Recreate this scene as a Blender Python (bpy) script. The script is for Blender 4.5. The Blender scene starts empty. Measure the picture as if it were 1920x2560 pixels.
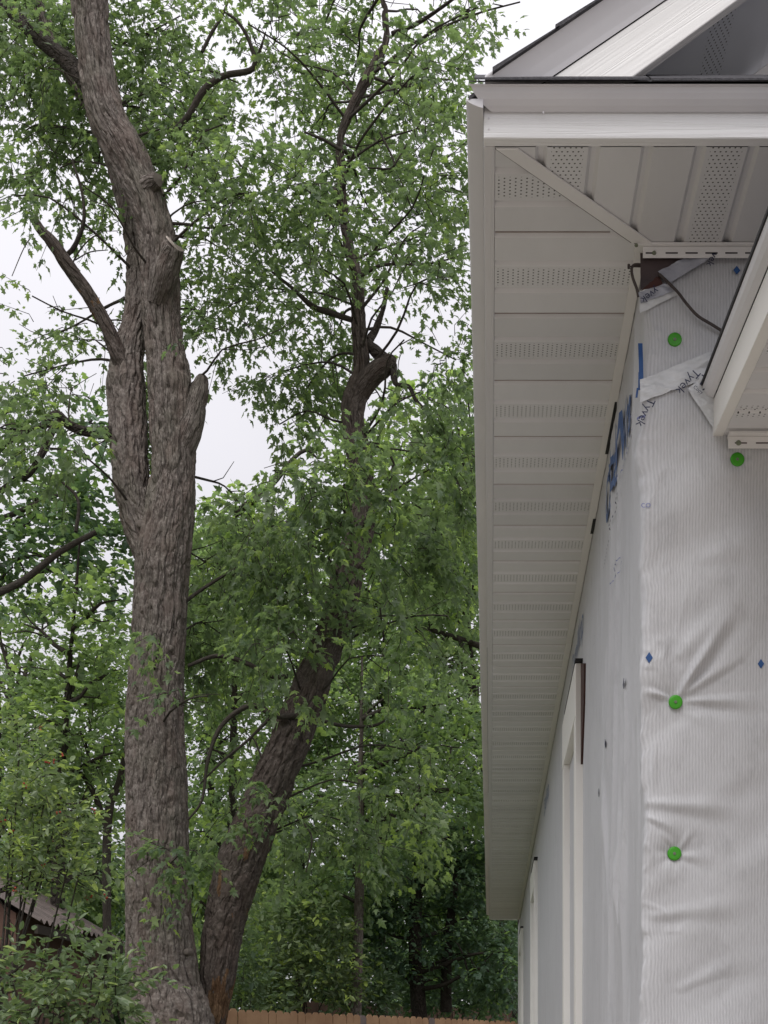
import bpy, bmesh, math, random
import numpy as np
from mathutils import Vector
R = math.radians
C = bpy.context.scene.collection
rng = np.random.default_rng(7)
random.seed(7)

# ------------------------------------------------------------------ camera, sky, sun, exposure
EYE = 1.6
F = 3370.0                       # focal length in photo pixels (photo 1920 x 2560)
VX, VY = 1226.0, 2680.0          # where the optical axis meets the photo (level camera, shifted lens)
cd = bpy.data.cameras.new('camera'); cam = bpy.data.objects.new('camera', cd); C.objects.link(cam)
cam.location = (0, 0, EYE); cam.rotation_euler = (R(90), 0, 0)
cd.sensor_width = 36; cd.sensor_fit = 'AUTO'; cd.lens = F / 2560 * 36
cd.shift_x = (960 - VX) / 2560; cd.shift_y = (VY - 1280) / 2560
cd.clip_start = 0.05; cd.clip_end = 2000
scn = bpy.context.scene; scn.camera = cam
scn.view_settings.view_transform = 'Standard'; scn.view_settings.look = 'None'
scn.view_settings.exposure = 0.25; scn.view_settings.gamma = 1
SUN_EL, SUN_AZ = 58, 200         # behind the camera, slightly left
w = bpy.data.worlds.new('World'); scn.world = w; w.use_nodes = True
nt = w.node_tree; nt.nodes.clear()
def N(t, ty, **kw):
    n = t.nodes.new(ty)
    for k, v in kw.items(): setattr(n, k, v)
    return n
sky = N(nt, 'ShaderNodeTexSky', sky_type='NISHITA', sun_disc=False, sun_elevation=R(SUN_EL), sun_rotation=R(SUN_AZ))
tc = N(nt, 'ShaderNodeTexCoord'); sep = N(nt, 'ShaderNodeSeparateXYZ')
nt.links.new(tc.outputs['Generated'], sep.inputs[0])
mr = N(nt, 'ShaderNodeMapRange'); mr.inputs[1].default_value = 0; mr.inputs[2].default_value = 1
mr.inputs[3].default_value = 6.6; mr.inputs[4].default_value = 16.5      # overcast: brighter towards the zenith
pw = N(nt, 'ShaderNodeMath', operation='POWER'); pz_ = N(nt, 'ShaderNodeMath', operation='MAXIMUM'); pz_.inputs[1].default_value = 0
nt.links.new(sep.outputs['Z'], pz_.inputs[0]); nt.links.new(pz_.outputs[0], pw.inputs[0]); pw.inputs[1].default_value = 2.6
nt.links.new(pw.outputs[0], mr.inputs[0])
cl = N(nt, 'ShaderNodeTexNoise'); cl.inputs['Scale'].default_value = 2.2; cl.inputs['Detail'].default_value = 4
nt.links.new(tc.outputs['Generated'], cl.inputs['Vector'])
cm = N(nt, 'ShaderNodeMapRange'); cm.inputs[1].default_value = .3; cm.inputs[2].default_value = .7
cm.inputs[3].default_value = .93; cm.inputs[4].default_value = 1.05
nt.links.new(cl.outputs[0], cm.inputs[0])
mul = N(nt, 'ShaderNodeMath', operation='MULTIPLY'); nt.links.new(mr.outputs[0], mul.inputs[0]); nt.links.new(cm.outputs[0], mul.inputs[1])
cc = N(nt, 'ShaderNodeVectorMath', operation='SCALE'); cc.inputs[0].default_value = (1.0, .98, 1.03)
nt.links.new(mul.outputs[0], cc.inputs['Scale'])
mx = N(nt, 'ShaderNodeMix', data_type='RGBA'); mx.inputs[0].default_value = .93
nt.links.new(sky.outputs[0], mx.inputs[6]); nt.links.new(cc.outputs[0], mx.inputs[7])
bg = N(nt, 'ShaderNodeBackground'); bg.inputs[1].default_value = .1
nt.links.new(mx.outputs[2], bg.inputs[0])
wo = N(nt, 'ShaderNodeOutputWorld'); nt.links.new(bg.outputs[0], wo.inputs[0])
sd = bpy.data.lights.new('sun', 'SUN'); so = bpy.data.objects.new('sun', sd); C.objects.link(so)
sd.energy = 1.5; sd.angle = R(40); sd.color = (1, .97, .93)
so.rotation_euler = Vector((-math.sin(R(SUN_AZ)) * math.cos(R(SUN_EL)), -math.cos(R(SUN_AZ)) * math.cos(R(SUN_EL)), -math.sin(R(SUN_EL)))).to_track_quat('-Z', 'Y').to_euler()

# ------------------------------------------------------------------ helpers
def P(px, py, Y):                # a photo pixel at a real distance
    return np.array(((px - VX) / F * Y, Y, EYE + (VY - py) / F * Y))
def ground_z(x, y):
    return np.maximum(0, (np.asarray(y, float) - 8.5)) * .058 + 0 * np.asarray(x, float)

def _h(ix, iy, iz, s):
    n = (ix * 374761393 + iy * 668265263 + iz * 2147483647 + s * 974634777) & 0xffffffff
    n = ((n ^ (n >> 13)) * 1274126177) & 0xffffffff
    n = ((n ^ (n >> 16)) * 2246822519) & 0xffffffff
    return ((n ^ (n >> 15)) & 0xffff) / 65535.0
def vn(x, y, z=0., s=0):         # value noise 0..1
    x, y, z = np.broadcast_arrays(np.asarray(x, float), np.asarray(y, float), np.asarray(z, float))
    ix, iy, iz = [np.floor(a).astype(np.int64) for a in (x, y, z)]
    fx, fy, fz = x - ix, y - iy, z - iz
    fx, fy, fz = [f * f * (3 - 2 * f) for f in (fx, fy, fz)]
    r = 0
    for a in (0, 1):
        for b in (0, 1):
            for c in (0, 1):
                r = r + _h(ix + a, iy + b, iz + c, s) * (fx if a else 1 - fx) * (fy if b else 1 - fy) * (fz if c else 1 - fz)
    return r
def fbm(x, y, z=0., s=0, o=3):
    return sum(vn(x * 2 ** i, y * 2 ** i, z * 2 ** i, s + i) * .5 ** i for i in range(o)) / sum(.5 ** i for i in range(o))

def link(name, me, mat, parent=None, label=None):
    o = bpy.data.objects.new(name, me); C.objects.link(o)
    for m in (mat if isinstance(mat, (list, tuple)) else [mat]): me.materials.append(m)
    if parent is not None: o.parent = parent
    if label: o['label'] = label
    return o
def npmesh(name, v, f, uv=None, smooth=False, attr=None, mi=None):
    """v (n,3); f (m,k) equal-sized polygons; uv per vertex; attr per vertex float 'tint'"""
    me = bpy.data.meshes.new(name)
    v = np.asarray(v, np.float32); f = np.asarray(f, np.int32)
    me.vertices.add(len(v)); me.vertices.foreach_set('co', v.ravel())
    m, k = f.shape
    me.loops.add(m * k); me.loops.foreach_set('vertex_index', f.ravel())
    me.polygons.add(m); me.polygons.foreach_set('loop_start', np.arange(0, m * k, k, dtype=np.int32))
    me.polygons.foreach_set('use_smooth', np.full(m, smooth, bool))
    if mi is not None: me.polygons.foreach_set('material_index', np.asarray(mi, np.int32))
    if uv is not None:
        l = me.uv_layers.new(name='grain'); l.data.foreach_set('uv', np.asarray(uv, np.float32)[f.ravel()].ravel())
    if attr is not None:
        a = me.attributes.new('tint', 'FLOAT', 'POINT'); a.data.foreach_set('value', np.asarray(attr, np.float32))
    me.update(); me.validate()
    return me
def gridf(nr, nc, wrap=False):
    i = np.arange(nr - 1)[:, None]; j = np.arange(nc if wrap else nc - 1)[None]
    j2 = (j + 1) % nc
    return np.stack([i * nc + j, i * nc + j2, (i + 1) * nc + j2, (i + 1) * nc + j], -1).reshape(-1, 4)
class MB:                        # collects boxes and prisms into one mesh
    def __init__(s): s.bm = bmesh.new()
    def box(s, x0, x1, y0, y1, z0, z1):
        v = [s.bm.verts.new((x, y, z)) for z in (z0, z1) for x, y in ((x0, y0), (x1, y0), (x1, y1), (x0, y1))]
        for q in ((3, 2, 1, 0), (4, 5, 6, 7), (0, 1, 5, 4), (1, 2, 6, 5), (2, 3, 7, 6), (3, 0, 4, 7)): s.bm.faces.new([v[i] for i in q])
        return s
    def loft(s, A, B):           # two matching outlines -> closed solid
        a = [s.bm.verts.new(tuple(p)) for p in A]; b = [s.bm.verts.new(tuple(p)) for p in B]
        n = len(a)
        for i in range(n): s.bm.faces.new((a[i], a[(i + 1) % n], b[(i + 1) % n], b[i]))
        s.bm.faces.new(a[::-1]); s.bm.faces.new(b)
        return s
    def poly(s, A):
        s.bm.faces.new([s.bm.verts.new(tuple(p)) for p in A]); return s
    def cyl(s, p, q, r0, r1=None, n=16):
        p, q = Vector(p), Vector(q); r1 = r0 if r1 is None else r1
        d = (q - p).normalized(); u = d.orthogonal().normalized(); t = d.cross(u)
        A = [p + (u * math.cos(a) + t * math.sin(a)) * r0 for a in [2 * math.pi * i / n for i in range(n)]]
        B = [q + (u * math.cos(a) + t * math.sin(a)) * r1 for a in [2 * math.pi * i / n for i in range(n)]]
        return s.loft(A, B)
    def build(s, name, mat, parent=None, bevel=0, smooth=False, label=None):
        bmesh.ops.recalc_face_normals(s.bm, faces=s.bm.faces)
        me = bpy.data.meshes.new(name); s.bm.to_mesh(me); s.bm.free()
        if smooth: me.polygons.foreach_set('use_smooth', np.ones(len(me.polygons), bool))
        o = link(name, me, mat, parent, label)
        if bevel:
            b = o.modifiers.new('bevel', 'BEVEL'); b.width = bevel; b.segments = 2; b.limit_method = 'ANGLE'
        return o
def thing(name, label, cat, loc=(0, 0, 0), group=None):
    o = bpy.data.objects.new(name, None); C.objects.link(o); o.empty_display_size = .2
    o['label'] = label; o['category'] = cat
    if group: o['group'] = group
    return o
def tag(o, label, cat, group=None):
    o['label'] = label; o['category'] = cat
    if group: o['group'] = group
    return o

# ------------------------------------------------------------------ materials
def mat(name):
    m = bpy.data.materials.new(name); m.use_nodes = True
    t = m.node_tree; t.nodes.clear()
    out = N(t, 'ShaderNodeOutputMaterial'); b = N(t, 'ShaderNodeBsdfPrincipled')
    t.links.new(b.outputs[0], out.inputs[0])
    return m, t, b, out
def noise(t, vec, scale, detail=4, rough=.55):
    n = N(t, 'ShaderNodeTexNoise'); n.inputs['Scale'].default_value = scale
    n.inputs['Detail'].default_value = detail; n.inputs['Roughness'].default_value = rough
    if vec is not None: t.links.new(vec, n.inputs['Vector'])
    return n.outputs[0]
def ramp(t, fac, stops):
    r = N(t, 'ShaderNodeValToRGB'); e = r.color_ramp.elements
    while len(e) < len(stops): e.new(.5)
    for el, (p, c) in zip(e, stops): el.position = p; el.color = (*c, 1) if len(c) == 3 else c
    t.links.new(fac, r.inputs[0]); return r.outputs[0]
def mapping(t, vec, sc):
    m = N(t, 'ShaderNodeMapping'); m.inputs['Scale'].default_value = sc
    t.links.new(vec, m.inputs[0]); return m.outputs[0]
def bump(t, b, h, dist, strength=1.):
    n = N(t, 'ShaderNodeBump'); n.inputs['Distance'].default_value = dist; n.inputs['Strength'].default_value = strength
    t.links.new(h, n.inputs['Height']); t.links.new(n.outputs[0], b.inputs['Normal']); return n
def math_(t, op, a, b_=None, c=None):
    n = N(t, 'ShaderNodeMath', operation=op)
    for i, x in enumerate((a, b_, c)):
        if x is None: continue
        if isinstance(x, (int, float)): n.inputs[i].default_value = x
        else: t.links.new(x, n.inputs[i])
    return n.outputs[0]
def coords(t, which='Object'):
    return N(t, 'ShaderNodeTexCoord').outputs[which]
def simple(name, c1, c2, scale=8, rough=.6, bsc=60, bd=.0006, spec=.4):
    m, t, b, _ = mat(name); v = coords(t)
    t.links.new(ramp(t, noise(t, v, scale), [(.3, c1), (.7, c2)]), b.inputs['Base Color'])
    b.inputs['Roughness'].default_value = rough; b.inputs['Specular IOR Level'].default_value = spec
    if bd: bump(t, b, noise(t, v, bsc), bd)
    return m
def leaf_mat(name, c1, c2, back, trans=.35, tcol=(.16, .26, .03)):
    m, t, b, out = mat(name)
    a = N(t, 'ShaderNodeAttribute', attribute_name='tint').outputs['Fac']
    col = ramp(t, a, [(0, c1), (.8, c2), (1, tuple(min(1, x * 1.9) for x in c2[:2]) + (c2[2] * .8,))])
    g = N(t, 'ShaderNodeNewGeometry')
    mx = N(t, 'ShaderNodeMix', data_type='RGBA'); t.links.new(g.outputs['Backfacing'], mx.inputs[0])
    t.links.new(col, mx.inputs[6])
    mm = N(t, 'ShaderNodeMix', data_type='RGBA'); mm.inputs[0].default_value = .45
    t.links.new(col, mm.inputs[6]); mm.inputs[7].default_value = (*back, 1)
    t.links.new(mm.outputs[2], mx.inputs[7])
    t.links.new(mx.outputs[2], b.inputs['Base Color'])
    b.inputs['Roughness'].default_value = .42; b.inputs['Specular IOR Level'].default_value = .5
    tr = N(t, 'ShaderNodeBsdfTranslucent'); ms = N(t, 'ShaderNodeMixShader'); ms.inputs[0].default_value = trans
    tm = N(t, 'ShaderNodeMix', data_type='RGBA'); tm.inputs[0].default_value = .5
    t.links.new(col, tm.inputs[6]); tm.inputs[7].default_value = (*tcol, 1)
    t.links.new(tm.outputs[2], tr.inputs[0])
    t.links.new(b.outputs[0], ms.inputs[1]); t.links.new(tr.outputs[0], ms.inputs[2]); t.links.new(ms.outputs[0], out.inputs[0])
    return m
def bark_mat(name, c1, c2, c3, us=16, vs=2.6, d=.023):
    m, t, b, _ = mat(name); v = coords(t, 'UV')
    wv_ = N(t, 'ShaderNodeVectorMath', operation='ADD'); t.links.new(v, wv_.inputs[0])
    nz = N(t, 'ShaderNodeTexNoise'); nz.inputs['Scale'].default_value = 7; t.links.new(v, nz.inputs['Vector'])
    sc_ = N(t, 'ShaderNodeVectorMath', operation='SCALE'); sc_.inputs['Scale'].default_value = .03; t.links.new(nz.outputs['Color'], sc_.inputs[0]); t.links.new(sc_.outputs[0], wv_.inputs[1])
    n1 = noise(t, mapping(t, wv_.outputs[0], (us, vs, 1)), 1, 3, .5)
    n2 = noise(t, mapping(t, v, (3.2, 1.3, 1)), 1, 4)
    n3 = noise(t, mapping(t, v, (75, 34, 1)), 1, 4, .6)
    n4 = noise(t, mapping(t, v, (14, 9, 1)), 1, 4, .6)
    crack = math_(t, 'MINIMUM', math_(t, 'MULTIPLY', math_(t, 'ABSOLUTE', math_(t, 'SUBTRACT', n1, .5)), 10.), 1.)
    col = ramp(t, math_(t, 'MULTIPLY_ADD', n3, .55, math_(t, 'MULTIPLY', n4, .45)), [(.36, c1), (.5, c2), (.64, c3)])
    mx = N(t, 'ShaderNodeMix', data_type='RGBA'); t.links.new(math_(t, 'MULTIPLY', ramp(t, n2, [(.46, (0, 0, 0)), (.62, (1, 1, 1))]), .45), mx.inputs[0])
    t.links.new(col, mx.inputs[6]); mx.inputs[7].default_value = (*[x * y for x, y in zip(c2, (1.0, 1.12, 1.0))], 1)
    n5 = noise(t, mapping(t, v, (4.5, 1.6, 1)), 1.3, 5); m2 = N(t, 'ShaderNodeMix', data_type='RGBA'); t.links.new(math_(t, 'MULTIPLY', ramp(t, n5, [(.48, (0, 0, 0)), (.6, (1, 1, 1))]), .3), m2.inputs[0])
    t.links.new(mx.outputs[2], m2.inputs[6]); m2.inputs[7].default_value = (c2[0] * .92, c2[1] * .76, c2[2] * .72, 1)
    t.links.new(m2.outputs[2], b.inputs['Base Color']); b.inputs['Roughness'].default_value = .9
    b.inputs['Specular IOR Level'].default_value = .15
    bump(t, b, math_(t, 'ADD', crack, math_(t, 'MULTIPLY', n3, .35)), d)
    return m
def wood_mat(name, c1, c2, axis, rough=.5, bd=.0006, gs=1.):     # embossed wood grain along one axis of object space
    m, t, b, _ = mat(name); v = coords(t)
    sc = {'x': (1.2, 30, 60), 'y': (30, 1.2, 60), 'r': (1.2, 30, 60)}[axis]
    if axis == 'r':
        mp = N(t, 'ShaderNodeMapping', vector_type='TEXTURE'); mp.inputs['Rotation'].default_value = (0, -math.atan(.69), 0); t.links.new(v, mp.inputs[0]); v = mp.outputs[0]
    ds = noise(t, mapping(t, v, (1.5, 1.5, 1.5)), 1, 2)
    wv = N(t, 'ShaderNodeTexNoise'); wv.inputs['Scale'].default_value = gs; wv.inputs['Detail'].default_value = 2
    wv.inputs['Distortion'].default_value = .25
    t.links.new(mapping(t, v, sc), wv.inputs['Vector'])
    h = math_(t, 'SINE', math_(t, 'MULTIPLY', wv.outputs[0], 60))
    hh = math_(t, 'MULTIPLY', h, noise(t, mapping(t, v, tuple(x * .5 for x in sc)), 1, 2))
    t.links.new(ramp(t, ds, [(.3, c1), (.7, c2)]), b.inputs['Base Color'])
    b.inputs['Roughness'].default_value = rough
    bump(t, b, hh, bd, .8)
    return m
def soffit_mat(name, c):
    m, t, b, _ = mat(name); v = coords(t, 'UV')
    s = N(t, 'ShaderNodeSeparateXYZ'); t.links.new(v, s.inputs[0])
    al, ac = s.outputs[0], s.outputs[1]
    per = .3048
    k = math_(t, 'SUBTRACT', math_(t, 'MULTIPLY', math_(t, 'FRACT', math_(t, 'DIVIDE', ac, per)), per), per / 2)
    q = math_(t, 'DIVIDE', al, .0112); row = math_(t, 'FLOOR', q)
    par = math_(t, 'MULTIPLY', math_(t, 'FRACT', math_(t, 'MULTIPLY', row, .5)), 1.0)
    p = math_(t, 'ADD', math_(t, 'DIVIDE', k, .0106), par)
    fx = math_(t, 'MULTIPLY', math_(t, 'SUBTRACT', math_(t, 'FRACT', p), .5), .0106)
    fy = math_(t, 'MULTIPLY', math_(t, 'SUBTRACT', math_(t, 'FRACT', q), .5), .0112)
    d = math_(t, 'SQRT', math_(t, 'ADD', math_(t, 'MULTIPLY', fx, fx), math_(t, 'MULTIPLY', fy, fy)))
    hole = math_(t, 'MULTIPLY', math_(t, 'LESS_THAN', d, .0019), math_(t, 'LESS_THAN', math_(t, 'ABSOLUTE', k), .031))
    wn = N(t, 'ShaderNodeTexWhiteNoise', noise_dimensions='1D'); t.links.new(math_(t, 'FLOOR', math_(t, 'DIVIDE', ac, per)), wn.inputs['W'])
    base = ramp(t, math_(t, 'MULTIPLY_ADD', wn.outputs['Value'], .5, math_(t, 'MULTIPLY', noise(t, mapping(t, coords(t), (14, 5, 5)), 1, 5, .65), .5)), [(.2, tuple(x * .90 for x in c)), (.75, tuple(min(1, x * 1.03) for x in c))])
    mx = N(t, 'ShaderNodeMix', data_type='RGBA'); t.links.new(hole, mx.inputs[0]); t.links.new(base, mx.inputs[6])
    mx.inputs[7].default_value = (.03, .028, .026, 1); t.links.new(mx.outputs[2], b.inputs['Base Color'])
    b.inputs['Roughness'].default_value = .42
    bump(t, b, noise(t, mapping(t, coords(t), (6, 6, 6)), 1, 2), .004)
    return m
def wrap_mat():
    m, t, b, _ = mat('house_wrap'); v = coords(t, 'UV')
    s = N(t, 'ShaderNodeSeparateXYZ'); t.links.new(v, s.inputs[0])
    wob = math_(t, 'MULTIPLY', noise(t, mapping(t, v, (30, 30, 1)), 1, 2), .004)
    st = math_(t, 'SINE', math_(t, 'MULTIPLY', math_(t, 'ADD', s.outputs[0], wob), 2 * math.pi / .0066))
    dash = math_(t, 'SINE', math_(t, 'MULTIPLY', s.outputs[1], 2 * math.pi / .0042))
    rib = math_(t, 'MULTIPLY', st, math_(t, 'MULTIPLY_ADD', dash, .16, .84))
    fr = math_(t, 'LESS_THAN', s.outputs[0], 0)          # crinkled rib faces out on the gable sheet only
    brk = noise(t, mapping(t, v, (130, 70, 1)), 1, 2); rib = math_(t, 'MULTIPLY', math_(t, 'MULTIPLY', rib, fr), math_(t, 'MULTIPLY_ADD', brk, 2.2, -.15))
    big = noise(t, mapping(t, v, (5, 2.5, 1)), 1, 3)
    fib = noise(t, mapping(t, v, (260, 60, 1)), 1, 3)
    val = math_(t, 'ADD', math_(t, 'MULTIPLY', rib, .056), math_(t, 'MULTIPLY_ADD', fib, .10, .44))
    val = math_(t, 'ADD', val, math_(t, 'MULTIPLY', big, .10))
    smu = noise(t, mapping(t, v, (16, 7, 1)), 1, 6, .7); val = math_(t, 'MULTIPLY', val, ramp(t, smu, [(.30, (.86, .86, .86)), (.46, (1, 1, 1))]))
    cb = N(t, 'ShaderNodeCombineColor')
    t.links.new(math_(t, 'MULTIPLY', val, .985), cb.inputs[0]); t.links.new(math_(t, 'MULTIPLY', val, .99), cb.inputs[1]); t.links.new(math_(t, 'MULTIPLY', val, 1.035), cb.inputs[2])
    t.links.new(cb.outputs[0], b.inputs['Base Color'])
    b.inputs['Roughness'].default_value = .5; b.inputs['Specular IOR Level'].default_value = .3
    bump(t, b, math_(t, 'ADD', math_(t, 'MULTIPLY', rib, .36), math_(t, 'MULTIPLY', fib, .6)), .0011, .7)
    return m
def corr_mat():
    return simple('rusty_metal_roof', (.075, .06, .055), (.15, .118, .108), 5, .6, 40, .001)

M = dict(
    wrap=wrap_mat(),
    ink=simple('blue_print', (.016, .065, .22), (.03, .10, .28), 40, .5, 60, 0),
    inkpale=simple('pale_print', (.16, .18, .36), (.24, .26, .44), 300, .5, 60, 0),
    inkdark=simple('dark_print', (.012, .016, .05), (.025, .03, .08), 40, .45, 60, 0),
    trim=simple('white_trim', (.82, .80, .765), (.86, .845, .81), 5, .4, 90, .0003),
    metal=simple('painted_metal', (.66, .65, .68), (.72, .71, .73), 4, .33, 5, .0015),
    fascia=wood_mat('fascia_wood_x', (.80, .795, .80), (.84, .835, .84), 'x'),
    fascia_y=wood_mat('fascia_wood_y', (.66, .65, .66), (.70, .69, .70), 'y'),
    rake=wood_mat('rake_wood', (.84, .83, .82), (.88, .87, .86), 'r', .5, .0004, .7),
    soffit=soffit_mat('vented_soffit', (.72, .715, .725)),
    vinyl=simple('vinyl_trim', (.75, .735, .73), (.79, .775, .77), 5, .4, 60, .0003),
    shingle=simple('asphalt_shingle', (.045, .044, .05), (.095, .092, .10), 120, .95, 300, .002),
    black=simple('black_felt', (.012, .012, .014), (.02, .02, .022), 30, .7),
    sheath=simple('sheathing', (.045, .036, .042), (.085, .06, .06), 12, .7, 80, .001),
    redboard=simple('red_sheathing', (.04, .017, .014), (.07, .027, .022), 14, .8),
    cap=simple('green_plastic', (.045, .30, .012), (.06, .36, .018), 60, .35, 60, .0002),
    steel=simple('nail_steel', (.13, .15, .10), (.2, .22, .16), 60, .4),
    tape=simple('clear_tape', (.56, .57, .59), (.68, .69, .71), 22, .16, 45, .004, .6),
    tapegrey=simple('grey_tape', (.30, .31, .37), (.40, .41, .47), 22, .2, 45, .003, .6),
    cable=simple('brown_cable', (.045, .035, .035), (.07, .055, .05), 30, .5),
    glass=simple('window_glass', (.03, .035, .04), (.05, .055, .06), 2, .05, 3, 0, .8),
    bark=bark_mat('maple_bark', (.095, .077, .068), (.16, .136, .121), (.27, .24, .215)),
    bark2=bark_mat('dark_bark', (.03, .025, .021), (.05, .042, .036), (.085, .072, .062), 18, 6),
    twig=bark_mat('twig_bark', (.028, .024, .020), (.055, .047, .04), (.09, .08, .07), 30, 12, .003),
    cut=simple('sawn_wood', (.36, .31, .27), (.46, .40, .36), 20, .8),
    rot=bark_mat('bare_wood', (.07, .042, .025), (.15, .09, .052), (.25, .165, .10), 60, 3, .012),
    fence=simple('cedar_fence', (.26, .145, .078), (.40, .245, .14), 2.2, .8, 60, .002),
    fencegrey=simple('weathered_picket', (.13, .10, .095), (.18, .14, .13), 4, .85, 60, .002),
    fencedark=simple('old_fence', (.075, .045, .032), (.125, .075, .052), 3, .85, 40, .002),
    shed=simple('shed_board', (.085, .045, .035), (.14, .08, .06), 3, .85, 30, .004),
    roofmetal=corr_mat(),
    berry=simple('red_berry', (.30, .035, .02), (.40, .06, .03), 30, .3),
    dirt=simple('dirt', (.30, .255, .20), (.42, .36, .30), 2.5, .95, 20, .02),
    grass=simple('grass', (.045, .06, .02), (.10, .10, .045), 3, .95, 40, .03),
)
M['barklean'] = bark_mat('darker_bark', (.055, .043, .037), (.095, .077, .067), (.165, .14, .125))  # darker bark for the leaning trunk, its limbs and the dead limb
M['leafA'] = leaf_mat('maple_leaf', (.06, .108, .053), (.182, .256, .105), (.27, .32, .245), .58, (.285, .425, .115))
M['leafB'] = leaf_mat('fresh_leaf', (.075, .142, .058), (.19, .275, .105), (.24, .31, .18), .56, (.28, .42, .105))
M['leafF'] = leaf_mat('yard_leaf', (.084, .15, .07), (.22, .31, .135), (.30, .35, .265), .60, (.31, .46, .125))
M['leafC'] = leaf_mat('dark_leaf', (.07, .13, .088), (.175, .275, .165), (.19, .28, .20), .52)
M['leafD'] = leaf_mat('shrub_leaf', (.09, .145, .068), (.24, .31, .155), (.29, .35, .24), .44)
M['leafE'] = leaf_mat('glossy_leaf', (.065, .12, .065), (.17, .245, .14), (.19, .26, .16), .35)

# ------------------------------------------------------------------ ground
xs = np.concatenate([np.linspace(-400, -30, 12), np.linspace(-28, 28, 90), np.linspace(30, 400, 12)])
ys = np.concatenate([np.linspace(-60, -6, 8), np.linspace(-5, 50, 90), np.linspace(55, 900, 18)])
gx, gy = np.meshgrid(xs, ys)
gz = np.minimum(ground_z(gx, gy), 2.6) + (fbm(gx * .5, gy * .5, s=3) - .5) * .12
m, t, b, _ = mat('yard_ground')
v = coords(t); s_ = N(t, 'ShaderNodeSeparateXYZ'); t.links.new(v, s_.inputs[0])
edge = math_(t, 'ADD', s_.outputs[1], math_(t, 'MULTIPLY_ADD', noise(t, v, .6, 5), 5, -2.5))
k = N(t, 'ShaderNodeMapRange'); k.inputs[1].default_value = 4.6; k.inputs[2].default_value = 5.4; t.links.new(edge, k.inputs[0])
mx = N(t, 'ShaderNodeMix', data_type='RGBA'); t.links.new(k.outputs[0], mx.inputs[0])
t.links.new(ramp(t, noise(t, v, 3, 6), [(.3, (.27, .24, .20)), (.7, (.38, .345, .295))]), mx.inputs[6])
t.links.new(ramp(t, noise(t, v, 5, 6), [(.3, (.04, .055, .02)), (.7, (.10, .105, .045))]), mx.inputs[7])
t.links.new(mx.outputs[2], b.inputs['Base Color']); b.inputs['Roughness'].default_value = .95
bump(t, b, noise(t, v, 30, 5), .03)
g = link('ground', npmesh('ground', np.stack([gx, gy, gz], -1).reshape(-1, 3), gridf(len(ys), len(xs)), smooth=True), m)
g['kind'] = 'structure'

# ------------------------------------------------------------------ house
Y0, YF = 2.579, 2.555            # back and front of the gable-side fascia board
Y1, XW = 2.905, .338             # gable wall face and long wall face
ZS = EYE + 1.77                  # soffit
YE, YW = 15.6, 16.5              # far end of the eave, far end of the wall
HX = 7.0                         # the house reaches this far right
house = thing('house', 'new house in white house wrap with deep white eaves and fresh trim', 'house')
def zr(py, Y): return EYE + (VY - py) / F * Y
def fx(px): return (px - VX) / F * Y1          # photo column -> x on the gable wall
def fz(py): return EYE + (VY - py) / F * Y1

# sheathing core (real walls behind the wrap)
sh = MB(); sh.box(XW + .03, HX, Y1 + .03, YW - .05, -.05, ZS + .02)
sh.build('wall', M['sheath'], house)
gb = MB(); roofz = lambda x: EYE + 1.853 + .677 * x
XR = 3.6                         # ridge
gb.loft([(XW + .02, Y1 + .012, ZS + .05), (HX, Y1 + .012, ZS + .05), (HX, Y1 + .012, roofz(XR) - .1 - .677 * (HX - XR)), (XR, Y1 + .012, roofz(XR) - .12), (XW + .02, Y1 + .012, roofz(XW) - .12)],
        [(XW + .02, Y1 + .2, ZS + .05), (HX, Y1 + .2, ZS + .05), (HX, Y1 + .2, roofz(XR) - .1 - .677 * (HX - XR)), (XR, Y1 + .2, roofz(XR) - .12), (XW + .02, Y1 + .2, roofz(XW) - .12)])
gb.build('gable_wall', simple('gable_panel', (.20, .205, .25), (.25, .255, .30), 4, .6), house)

# roof
def roof_slab(x0, x1, y0, y1, th=.012):
    a = [(x0, y0, roofz(x0)), (x1, y0, roofz(x1)), (x1, y0, roofz(x1) + th), (x0, y0, roofz(x0) + th)]
    b_ = [(p[0], y1, p[2]) for p in a]
    return a, b_
rf = MB(); rf.loft(*roof_slab(-.041, XR, 2.531, YE + .03, .007))
mir = lambda p: (2 * XR - p[0], p[1], p[2])
a, b_ = roof_slab(-.041, XR, 2.531, YE + .03, .007); rf.loft([mir(p) for p in a], [mir(p) for p in b_])
roof = rf.build('roof', M['shingle'], house)
deck = MB(); a, b_ = roof_slab(.02, XR, 2.62, YE - .02, .02)
a = [(x, y, z - .03) for x, y, z in a]; b_ = [(x, y, z - .03) for x, y, z in b_]
deck.loft(a, b_); deck.loft([mir(p) for p in a], [mir(p) for p in b_]); deck.build('roof_deck', M['sheath'], house)
# shingle butts stepping up the rake edge
sb = MB()
for i in range(26):
    x = .004 + i * .117
    sb.loft([(x, 2.511, roofz(x) + .0075), (x + .125, 2.511, roofz(x + .125) + .0075), (x + .125, 2.511, roofz(x + .125) + .0095), (x, 2.511, roofz(x) + .0165)],
            [(x, 2.75, roofz(x) + .0075), (x + .125, 2.75, roofz(x + .125) + .0075), (x + .125, 2.75, roofz(x + .125) + .0095), (x, 2.75, roofz(x) + .0165)])
sb.build('shingle', M['shingle'], roof)
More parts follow.
